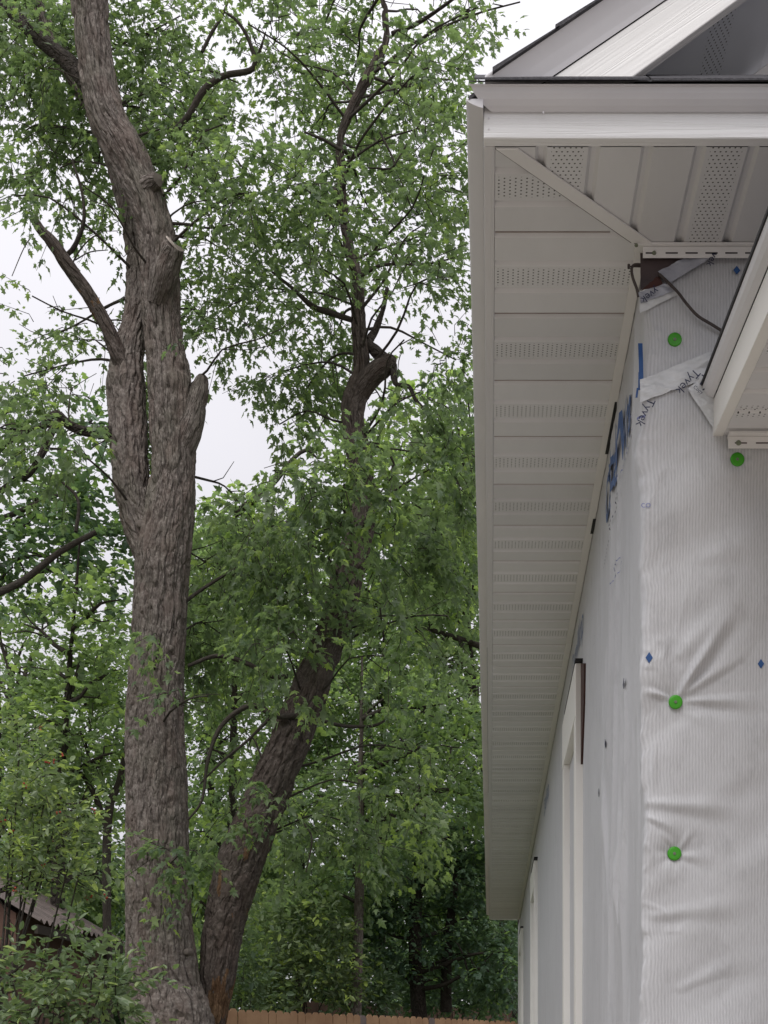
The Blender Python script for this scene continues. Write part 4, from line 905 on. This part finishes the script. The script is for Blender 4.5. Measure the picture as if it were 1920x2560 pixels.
# ------------------------------------------------------------------ trees beyond
def bg_tree(label, base, top, r, clumps, lmat, seed, size=.15, kind='lobe', dens=26, thresh=.27, per=12, length=.5, bark='bark2', tint=None, name='tree', grp='trees beyond the big maple', flat=.72, droop=.35, extra=()):
    rg_ = np.random.default_rng(seed)
    o = thing(name, label, 'tree', group=grp)
    b0 = np.array(base, float); b0[2] = ground_z(b0[0], b0[1]) - .1; t0 = np.array(top, float)
    md = (b0 + t0) / 2 + rg_.normal(size=3) * .12
    v, f, e, uv, p, r_ = tube([b0, b0 * .7 + md * .3, md, t0], [r * 1.35, r, r * .75, r * .2], 30, .1, .012, seed, True, .08)
    link('trunk', npmesh('trunk', v, np.vstack([f, e]), uv, True), M[bark], o)
    tb_ = TB(); an = p[len(p) // 4:]
    boughs(tb_, clumps, an[::3], rg_, .05, .008)
    for ex in extra: tb_.add(ex[0], ex[1], 10, .1, lump=.1)
    d = sprays(clumps, rg_, (b0 + t0) / 2 + (t0 - b0) * .1, size, kind, per, length, dens, thresh, droop, tb_, 1.2, flat, tint, seed)
    k = tb_.build('branches', M['twig'], o); k['kind'] = 'stuff'
    foliage('foliage', d, M[lmat], o)
    return o
def X_(px, Y): return (px - VX) / F * Y
# dark tree on the left behind the fork
Y = 18.
bg_tree('dark leafy tree behind the left fork at the photo edge', (X_(-60, Y), Y, 0), P(-20, 950, Y), .15,
        [(80, 1280, 150, 90, 1, Y), (40, 1190, 110, 80, .9, Y), (210, 1230, 70, 100, .8, Y), (150, 1390, 140, 70, .9, Y), (30, 1420, 90, 90, 1, Y), (240, 1420, 60, 70, .7, Y), (250, 1060, 50, 80, .5, Y), (70, 1000, 90, 60, .5, Y)], 'leafC', 21, dens=38, tint=.1)
Y = 17.
bg_tree('airy light green tree left of the upright trunk', (X_(165, Y), Y, 0), P(200, 1350, Y), .08,
        [(60, 1560, 110, 60, .6, Y), (210, 1560, 110, 70, .75, Y), (120, 1680, 120, 60, .6, Y), (250, 1700, 80, 80, .9, Y), (60, 1790, 110, 70, .85, Y), (200, 1830, 130, 90, 1.1, Y), (290, 1880, 40, 80, 1, Y), (90, 1920, 110, 80, 1, Y), (230, 1990, 90, 90, 1, Y), (150, 2120, 130, 100, 1, Y + 1), (280, 2060, 40, 70, .6, Y), (300, 1500, 40, 60, .6, Y), (250, 2200, 70, 60, .9, Y + 1)], 'leafF', 22, size=.14, dens=30, thresh=.27, tint=.18,
        extra=[([P(272, 2600, Y), P(268, 2080, Y), P(300, 1950, Y), P(320, 1850, Y)], [.06, .055, .045, .03]), ([P(150, 2600, Y), P(155, 1980, Y), P(165, 1800, Y), P(200, 1650, Y)], [.06, .05, .04, .02]), ([P(270, 2080, Y), P(235, 1985, Y), P(200, 1930, Y)], [.045, .035, .02])])
Y = 20.
bg_tree('fresh green tree seen between the two maple trunks', (X_(545, Y), Y, 0), P(590, 1250, Y), .08,
        [(560, 1290, 90, 70, .9, Y, None and 1, .3), (640, 1340, 120, 90, .9, Y), (520, 1400, 70, 110, 1, Y), (600, 1480, 120, 100, 1, Y + 1), (700, 1430, 110, 100, 1, Y + 1), (540, 1640, 100, 120, 1, Y), (660, 1720, 110, 110, .9, Y), (520, 1870, 80, 110, .9, Y), (600, 2000, 100, 90, .9, Y), (500, 2080, 70, 110, 1, Y), (560, 2180, 100, 90, 1, Y), (480, 2250, 60, 90, 1, Y), (830, 1300, 130, 100, .8, Y + 1)] if False else
        [(560, 1290, 90, 70, .9, Y), (640, 1350, 110, 80, .9, Y), (520, 1400, 70, 110, 1, Y), (600, 1480, 120, 100, 1, Y + 1), (700, 1430, 110, 100, 1, Y + 1), (540, 1640, 100, 120, 1, Y), (660, 1720, 90, 110, .8, Y), (520, 1870, 80, 110, .8, Y), (600, 2020, 90, 80, .8, Y), (500, 2080, 70, 110, 1, Y), (560, 2190, 100, 80, 1, Y), (480, 2250, 60, 90, 1, Y), (830, 1330, 130, 100, .8, Y + 1), (820, 1120, 60, 60, .6, Y + 1)], 'leafF', 23, dens=29, tint=.2)
Y = 21.
bg_tree('green tree filling behind the leaning trunk beside the eave', (X_(1330, Y), Y, 0), P(1170, 1000, Y), .05,
        [(1040, 1120, 120, 100, .9, Y), (1150, 1080, 70, 110, .9, Y), (1140, 1300, 80, 130, 1, Y), (1000, 1280, 120, 110, 1, Y), (1040, 1450, 130, 100, .95, Y), (1150, 1480, 60, 100, .9, Y), (960, 1560, 100, 80, .7, Y), (1100, 1600, 90, 70, .6, Y)], 'leafF', 24, dens=29, tint=.15)
Y = 24.
bg_tree('yellow green tree with a thin pale trunk near the far fence', (X_(880, Y), Y, 0), P(905, 1640, Y), .11,
        [(870, 1740, 70, 60, .5, Y), (980, 1740, 90, 60, .7, Y), (1110, 1760, 80, 70, .6, Y), (1010, 1850, 110, 70, .9, Y), (1150, 1870, 70, 80, .8, Y), (880, 1900, 60, 60, .5, Y), (960, 1960, 110, 80, 1, Y), (1090, 1980, 110, 80, 1, Y), (860, 2060, 100, 70, 1, Y), (980, 2090, 110, 80, 1.1, Y), (800, 1990, 60, 50, .6, Y), (760, 2120, 80, 70, .9, Y), (880, 2180, 90, 70, 1, Y), (780, 2230, 90, 60, 1, Y), (1180, 2000, 40, 90, .8, Y)], 'leafB', 25, dens=22, thresh=.26, bark='bark', tint=.05, flat=.6)
Y = 26.
bg_tree('dark maple with layered boughs over the far fence', (X_(1062, Y), Y, 0), P(1080, 1850, Y), .16,
        [(1110, 2110, 110, 70, 1, Y), (1200, 2080, 70, 90, 1, Y), (1010, 2190, 110, 60, 1, Y), (1140, 2200, 120, 60, 1.1, Y), (960, 2260, 110, 60, 1, Y), (1080, 2290, 130, 60, 1.1, Y), (1220, 2300, 80, 70, 1.1, Y), (920, 2330, 90, 60, .9, Y), (1020, 2370, 120, 50, 1, Y), (1160, 2380, 110, 50, 1, Y), (1110, 2440, 80, 40, .6, Y), (960, 2420, 80, 50, .7, Y), (1250, 2440, 50, 80, 1, Y - 1), (1265, 2380, 40, 70, 1, Y - 1), (1190, 2160, 60, 60, 1, Y), (900, 2240, 80, 60, 1, Y)], 'leafC', 26, dens=36, thresh=.22, tint=.0, flat=.85, droop=.15,
        extra=[([P(1115, 2530, Y), P(1117, 2380, Y), P(1140, 2200, Y), P(1160, 2060, Y)], [.11, .10, .07, .03])])
Y = 29.
bg_tree('sparse brownish tree peeking out beside the long eave', (X_(1340, Y), Y, 0), P(1225, 1600, Y), .06,
        [(1160, 1700, 60, 60, .5, Y), (1190, 1800, 50, 60, .6, Y), (1120, 1650, 50, 40, .4, Y), (1190, 1920, 50, 60, .7, Y)], 'leafD', 27, size=.13, dens=29, thresh=.42)
# a second rank of yard trees that closes the view between the trunks
for j, (px, Y, y0_, y1_, sp, mt_, lab) in enumerate(((40, 29, 1760, 2380, .25, 'leafF', 'broad green tree rising behind the berry shrub'), (225, 31, 1700, 2380, .25, 'leafF', 'dense green tree tight behind the upright trunk on its left'), (545, 28, 1400, 2380, .0, 'leafF', 'tall full green tree between the trunks in the second rank'),
        (740, 30, 1560, 2330, .0, 'leafB', 'tall light green tree just right of the leaning trunk'), (960, 32, 1480, 2280, .1, 'leafB', 'tall bright green tree rising left of the eave corner'), (1150, 30, 1300, 2250, .1, 'leafF', 'tall green tree whose crown runs along the eave edge'))):
    rj = np.random.default_rng(200 + j); cs = [(px + rj.uniform(-70, 70), py_ + rj.uniform(-30, 30), rj.uniform(75, 120), rj.uniform(60, 90), rj.uniform(.7, 1.1), Y + rj.uniform(-1, 1)) for py_ in np.arange(y0_, y1_, 62) for _ in (0, 1)]
    if sp: cs += [(px + rj.uniform(-90, 90), rj.uniform(y0_ - 260, y0_), 70, 50, .6, Y) for _ in range(6)]
    bg_tree(lab, (X_(px if px < 1100 else 1320, Y), Y, 0), P(px, y0_ + 60, Y), .10, cs, mt_, 60 + j, size=.15, dens=20, thresh=.26, tint=rj.uniform(-.05, .2), per=10, length=.55)
# far wood as one dark mass, plus unseen foliage added to block light
rg_ = np.random.default_rng(31); cw = []
for i in range(46):
    px = -120 + i * 34 + rg_.uniform(-20, 20); cw.append((px, rg_.uniform(2230, 2420), 90, 90, 1.1, rg_.uniform(40, 46)))
    cw.append((px, rg_.uniform(2400, 2560), 90, 80, 1.1, rg_.uniform(39, 44)))
    if i % 2 == 0: cw.append((px, rg_.uniform(2080, 2250), 80, 80, .7, rg_.uniform(42, 48)))
LV = []  # unseen leaf clumps left and behind the camera, added to cut sky light
for i in range(26):
    a_ = R(212 + i * 2.6 + rg_.uniform(-1, 1)); rr_ = rg_.uniform(11, 17); n_ = 150
    c_ = np.array((rr_ * math.sin(a_) * 1.15, rr_ * math.cos(a_), 0.)); p_ = c_ + unit(rg_.normal(size=(n_, 3))) * rg_.uniform(.3, 1, (n_, 1)) * np.array((2.2, 2.2, 4.2)) + np.array((0, 0, rg_.uniform(3.5, 6.5)))
    LV.append(leaves(p_, rg_.normal(size=(n_, 3)) + np.array((0, 0, -.6)), rg_.uniform(.6, 1.0, n_), 'lobe', np.clip(rg_.normal(.4, .2, n_), 0, 1), rg_, .6))
d = sprays(cw, rg_, np.array((-5, 44, 3.)), .34, 'lobe', 9, .9, 5.0, .15, .3, None, .6, .7, None, 5)
off_ = len(d[0]); vs_, fs_, ts_ = [d[0]], [d[1]], [d[2]]
for a_, b_, c_ in LV: vs_.append(a_); fs_.append(b_ + off_); ts_.append(c_); off_ += len(a_)
d = (np.vstack(vs_), np.vstack(fs_), np.concatenate(ts_))
wd = foliage('woods', d, M['leafC'], None); wd['kind'] = 'stuff'; wd['label'] = 'dark mass of woods beyond the fences, plus unseen foliage added to block light'; wd['category'] = 'woods'

# ------------------------------------------------------------------ shrubs
def shrub(label, base, clumps, lmat, seed, size, dens, kind='oval', per=12, length=.35, thresh=.3, nst=7, berries=0, tint=None, grp=None, flat=.6, extra=()):
    rg_ = np.random.default_rng(seed); o = thing('shrub', label, 'shrub', group=grp)
    b0 = np.array(base, float); b0[2] = ground_z(b0[0], b0[1]) - .05
    tb_ = TB()
    for cl_ in clumps:
        c_ = P(cl_[0], cl_[1], cl_[5]); md = b0 * .5 + c_ * .5 + rg_.normal(size=3) * .15 + np.array((0, 0, .15)); s_ = b0 + rg_.normal(size=3) * np.array((.15, .15, 0))
        tb_.add([s_, md, c_], [.018, .012, .005], 6, .15, lump=.08)
    for ex in extra: tb_.add(ex[0], ex[1], 7, .08, lump=.08)
    d_ = sprays(clumps, rg_, b0 + np.array((0, 0, 1.)), size, kind, per, length, dens, thresh, .25, tb_, 3., flat, tint, seed)
    tb_.build('stems', M['twig'], o)
    foliage('foliage', d_, M[lmat], o)
    if berries:
        q = MB(); vs = d_[0]
        for k in range(berries):
            c_ = vs[rg_.integers(len(vs))]
            if VX + c_[0] / c_[1] * F < -30: continue
            for j in range(3):
                cc_ = c_ + rg_.normal(size=3) * .012 + np.array((0, -.02, 0)); bmesh.ops.create_icosphere(q.bm, subdivisions=1, radius=.008, matrix=__import__('mathutils').Matrix.Translation(Vector(cc_)))
        bb = q.build('berries', M['berry'], o, smooth=True); bb['kind'] = 'stuff'
    return o
Y = 9.2
shrub('tall shrub dotted with red berries at the left edge', (X_(-120, Y), Y, 0),
      [(40, 1940, 90, 60, 1, Y), (110, 2010, 80, 50, .9, Y), (30, 2040, 90, 60, 1, Y), (130, 2090, 90, 45, 1, Y), (60, 2130, 100, 50, 1.1, Y), (175, 2150, 60, 40, .9, Y), (110, 2185, 90, 35, 1, Y), (195, 2195, 40, 26, .9, Y), (20, 2200, 60, 35, .7, Y), (60, 2240, 26, 14, 1, Y), (50, 1860, 60, 40, .5, Y), (-60, 2050, 90, 120, 1, Y)], 'leafD', 41, .058, 209, per=14, length=.26, thresh=.3, berries=26, tint=.22,
      extra=[([P(-60, 2250, Y), P(0, 2230, Y), P(60, 2212, Y), P(110, 2190, Y)], [.012, .010, .008, .005]), ([P(-60, 2245, Y), P(10, 2220, Y), P(70, 2190, Y)], [.009, .008, .005]), ([P(0, 2250, Y), P(20, 2290, Y), P(30, 2310, Y)], [.004, .003, .002]), ([P(80, 2280, Y), P(85, 2240, Y), P(95, 2200, Y)], [.010, .009, .006])])
Y = 8.6
shrub('leafy green shrub growing in front of the shed', (X_(150, Y), Y, 0),
      [(150, 2405, 80, 32, .8, Y), (230, 2440, 90, 50, 1, Y), (110, 2440, 90, 45, .9, Y), (60, 2520, 100, 50, 1.1, Y), (190, 2510, 110, 50, 1.1, Y), (290, 2490, 40, 70, 1, Y), (270, 2560, 90, 50, 1.1, Y), (120, 2590, 130, 60, 1.2, Y), (30, 2450, 60, 30, .5, Y), (265, 2420, 40, 40, .7, Y)], 'leafD', 42, .072, 114, per=13, length=.32, thresh=.28, tint=-.08, grp='low shrubs in the yard',
      extra=[([P(80, 2600, Y), P(120, 2470, Y), P(135, 2420, Y), P(148, 2370, Y)], [.010, .008, .006, .004]), ([P(-30, 2470, Y), P(20, 2440, Y), P(60, 2410, Y)], [.014, .011, .006])])
Y = 9.4
shrub('yellowish low shrub against the shed roof corner', (X_(240, Y), Y + .6, 0),
      [(212, 2318, 22, 24, .7, Y), (248, 2390, 30, 30, .7, Y), (250, 2480, 40, 60, .8, Y)], 'leafB', 43, .06, 126, per=12, length=.22, tint=-.25, grp='low shrubs in the yard')
Y = 23.8
shrub('broad shrub with pale rounded leaves right behind the fence', (X_(740, Y), Y + .6, 0),
      [(640, 2440, 70, 70, 1.1, Y), (700, 2360, 90, 80, 1.1, Y), (800, 2330, 80, 80, 1.1, Y), (760, 2440, 100, 70, 1.1, Y), (850, 2420, 50, 80, 1.1, Y), (630, 2340, 60, 60, .9, Y + 1), (720, 2270, 80, 50, .8, Y + 1), (600, 2480, 50, 50, 1.1, Y - .5), (680, 2490, 60, 40, 1, Y)], 'leafD', 44, .13, 57, per=11, length=.4, thresh=.27, tint=.12, grp='shrubs behind the fence')
Y = 25.
shrub('small rounded shrub between the two fences', (X_(905, Y), Y, 0),
      [(915, 2460, 50, 40, 1.2, Y), (900, 2500, 60, 40, 1.2, Y), (945, 2490, 36, 40, 1.1, Y), (880, 2530, 40, 30, 1, Y)], 'leafE', 45, .14, 57, per=11, length=.35, thresh=.25, tint=.1, grp='shrubs behind the fence')
Y = 28.
shrub('wide dark bush under the layered maple, beside the far fence corner', (X_(1130, Y), Y, 0),
      [(1020, 2440, 60, 50, 1, Y), (1090, 2470, 60, 50, 1.1, Y), (1170, 2450, 60, 60, 1.1, Y), (1240, 2470, 50, 60, 1.1, Y), (1130, 2510, 90, 30, 1.1, Y), (1000, 2500, 50, 30, 1, Y)], 'leafC', 47, .15, 48, per=11, length=.4, thresh=.22, tint=-.1, grp='shrubs behind the fence')
Y = 21.5
shrub('dark glossy shrub beside the leaning trunk above the fence', (X_(600, Y), Y, 0),
      [(610, 2420, 40, 50, 1.1, Y), (630, 2480, 60, 40, 1.1, Y), (580, 2500, 30, 40, 1, Y), (590, 2350, 40, 40, .7, Y)], 'leafE', 46, .13, 65, per=11, length=.35, thresh=.25, tint=.15, grp='shrubs behind the fence')

# ------------------------------------------------------------------ fences
def fence(name, label, a, b, ztop, h, wdt, gap, mats, post_every, rails_front, parent_grp, seed):
    rg_ = np.random.default_rng(seed); o = thing(name, label, 'fence', group=parent_grp)
    a, b = np.array(a, float), np.array(b, float); L = np.hypot(*(b - a)); u = (b - a) / L; nrm = np.array((u[1], -u[0]))   # nrm: towards camera
    if nrm[1] > 0: nrm = -nrm
    n = int(L / (wdt + gap))
    for i in range(n):
        c_ = a + u * (i + .5) * (wdt + gap); zt_ = ztop + rg_.normal() * .006; lean = rg_.normal() * .003
        hw = wdt / 2
        prof = [(-hw, zt_ - h), (hw, zt_ - h), (hw, zt_ - .045), (hw * .5, zt_), (-hw * .5, zt_), (-hw, zt_ - .045)]
        off = rg_.normal() * .002
        q = MB(); f_ = [(c_[0] + u[0] * (s_ + lean * (z_ - zt_ + h)) + nrm[0] * (.008 + off), c_[1] + u[1] * s_ + nrm[1] * (.008 + off), z_) for s_, z_ in prof]
        bk = [(p_[0] - nrm[0] * .016, p_[1] - nrm[1] * .016, p_[2]) for p_ in f_]
        q.loft(f_, bk); q.build('picket', mats[1] if (len(mats) > 1 and i in mats[2]) else mats[0], o)
    for dz in (.28, h / 2, h - .25):
        q = MB(); s_ = nrm * (.03 if rails_front else -.03); z_ = ztop - dz
        for (p_, q_) in ((a, b),):
            A = [(p_[0] + s_[0] + k * nrm[0] * .018, p_[1] + s_[1] + k * nrm[1] * .018, z_ + j) for k, j in ((-1, -.045), (1, -.045), (1, .045), (-1, .045))]
            B = [(q_[0] + s_[0] + k * nrm[0] * .018, q_[1] + s_[1] + k * nrm[1] * .018, z_ + j) for k, j in ((-1, -.045), (1, -.045), (1, .045), (-1, .045))]
            q.loft(A, B)
        q.build('rail', mats[0], o)
    k = 0
    while k * post_every < L:
        c_ = a + u * k * post_every + nrm * (.09 if rails_front else -.09)
        q = MB(); q.box(c_[0] - .045, c_[0] + .045, c_[1] - .035, c_[1] + .035, ztop - h - .2, ztop - .02); q.build('post', mats[0], o, .006); k += 1
    return o
def fm(name, base, *rest):
    return base
fence('wood_fence', 'orange cedar picket fence with dog-eared tops near the tree', (X_(430, 19.0), 19.0), (1.6, 25.9), EYE + .925, 1.85, .14, .004, (M['fence'], M['fencegrey'], {25, 36}), 2.4, False, None, 51)
fence('wood_fence', 'old dark brown fence with rails and posts, farther back', (X_(752, 32.2), 32.2), (1.9, 38.5), EYE + 1.70, 1.85, .086, .005, (M['fencedark'],), 2.4, True, None, 52)
Yb = 39.
q = MB(); c_ = P(1120, 2512, Yb); q.box(c_[0] - .09, c_[0] + .09, c_[1] - .07, c_[1] + .07, float(ground_z(0, Yb)) - .1, c_[2] + .05); q.loft([(c_[0] - .13, c_[1] - .1, c_[2] + .051), (c_[0] + .13, c_[1] - .1, c_[2] + .051), (c_[0], c_[1] - .1, c_[2] + .12)], [(c_[0] - .13, c_[1] + .1, c_[2] + .051), (c_[0] + .13, c_[1] + .1, c_[2] + .051), (c_[0], c_[1] + .1, c_[2] + .12)])
tag(q.build('marker_post', simple('cream_paint', (.45, .42, .33), (.5, .47, .38)), None), 'small pale post top showing above the far dark fence', 'post')

# ------------------------------------------------------------------ shed
shed = thing('shed', 'low brown shed with a rusty corrugated roof half hidden by shrubs', 'shed')
YB, YC = 15.0, 17.4; XB_, XC = -4.98, -4.72; ZE = EYE + 1.67
nu_, nv_ = 60, 90
uu = np.linspace(0, 1, nv_ * 4); vv_ = np.linspace(0, 1, 14)
UU, VV = np.meshgrid(uu, vv_)
run = 1.25
XX = (XB_ + (XC - XB_) * UU) - VV * run; YY = (YB - .1) + (YC - YB + .1) * UU
ZZ = ZE + VV * run * .58 + .026 * np.sin(UU * 2 * np.pi * 17) + .02 * (fbm(UU * 6, VV * 4, s=61) - .5)
rp = link('roof', npmesh('roof', np.stack([XX, YY, ZZ], -1).reshape(-1, 3), gridf(14, nv_ * 4), smooth=True), M['roofmetal'], shed)
q = MB(); q.loft([(XB_ - .02, YB - .1, ZE - .04), (XB_ - .02, YB - .1, ZE - .14), (XB_ - .06, YB - .1, ZE - .14), (XB_ - .06, YB - .1, ZE - .04)], [(XC - .02, YC, ZE - .04), (XC - .02, YC, ZE - .14), (XC - .06, YC, ZE - .14), (XC - .06, YC, ZE - .04)])
q.build('eave_board', M['bark2'], shed)
zg_ = float(ground_z(0, 15)) - .1
q = MB(); xl = XB_ - 2.3
q.loft([(xl, YB, zg_), (XB_ - .3, YB, zg_), (XB_ - .3, YB, ZE + .1), (XB_ - run, YB, ZE + run * .55), (xl, YB, ZE + .05)], [(xl, YC - .1, zg_), (XC - .3, YC - .1, zg_), (XC - .3, YC - .1, ZE + .1), (XC - run, YC - .1, ZE + run * .55), (xl, YC - .1, ZE + .05)])
sw = q.build('wall', M['shed'], shed)
q = MB()
for i in range(12): MB().box(xl - .01, XB_ - .29, YB - .022, YB - .003, zg_ + .12 + i * .19, zg_ + .12 + i * .19 + .175).build('siding_board', M['shed'], shed)
q = MB(); q.loft([(XB_ - run, YB - .12, ZE + run * .58 + .02), (XB_ - run - 1.2, YB - .12, ZE + .1), (XB_ - run - 1.2, YB - .12, ZE + .06), (XB_ - run, YB - .12, ZE + run * .58 - .02)], [(XC - run, YC, ZE + run * .58 + .02), (XC - run - 1.2, YC, ZE + .1), (XC - run - 1.2, YC, ZE + .06), (XC - run, YC, ZE + run * .58 - .02)])
q.build('roof', M['roofmetal'], shed)

# ------------------------------------------------------------------ loose cable under the eave
def wall_pts(lst): return [on_gable(np.array([fx(a)]), np.array([fz(b2)]), o_)[0] for a, b2, o_ in lst]
cb = TB()
cb.add(wall_pts([(1646, 700, .010), (1660, 716, .014), (1690, 748, .016), (1712, 778, .016), (1740, 808, .014), (1775, 828, .012), (1815, 850, .010)]), [.0032] * 7, 8, .01)
cab = cb.build('cable', M['cable'], None)
tag(cab, 'thin brown cable drooping from torn flap towards the porch roof', 'cable')
cb = TB()
cb.add([P(1600, 662, Y1 - .012), P(1586, 662, Y1 - .02), P(1579, 672, Y1 - .025), P(1582, 695, Y1 - .02), P(1592, 722, Y1 - .014), P(1596, 742, Y1 - .010)], [.0032] * 6, 8, .008)
cb.add([P(1572, 666, Y1 - .03), P(1600, 667, Y1 - .012)], [.0015] * 2, 6, .01)
cb.add([P(1572, 661, Y1 - .03), P(1572, 671, Y1 - .03)], [.003] * 2, 6, .01)
cab = cb.build('cable', M['cable'], None)
tag(cab, 'short looped cable end with a nail at the wall corner under the soffit', 'cable')
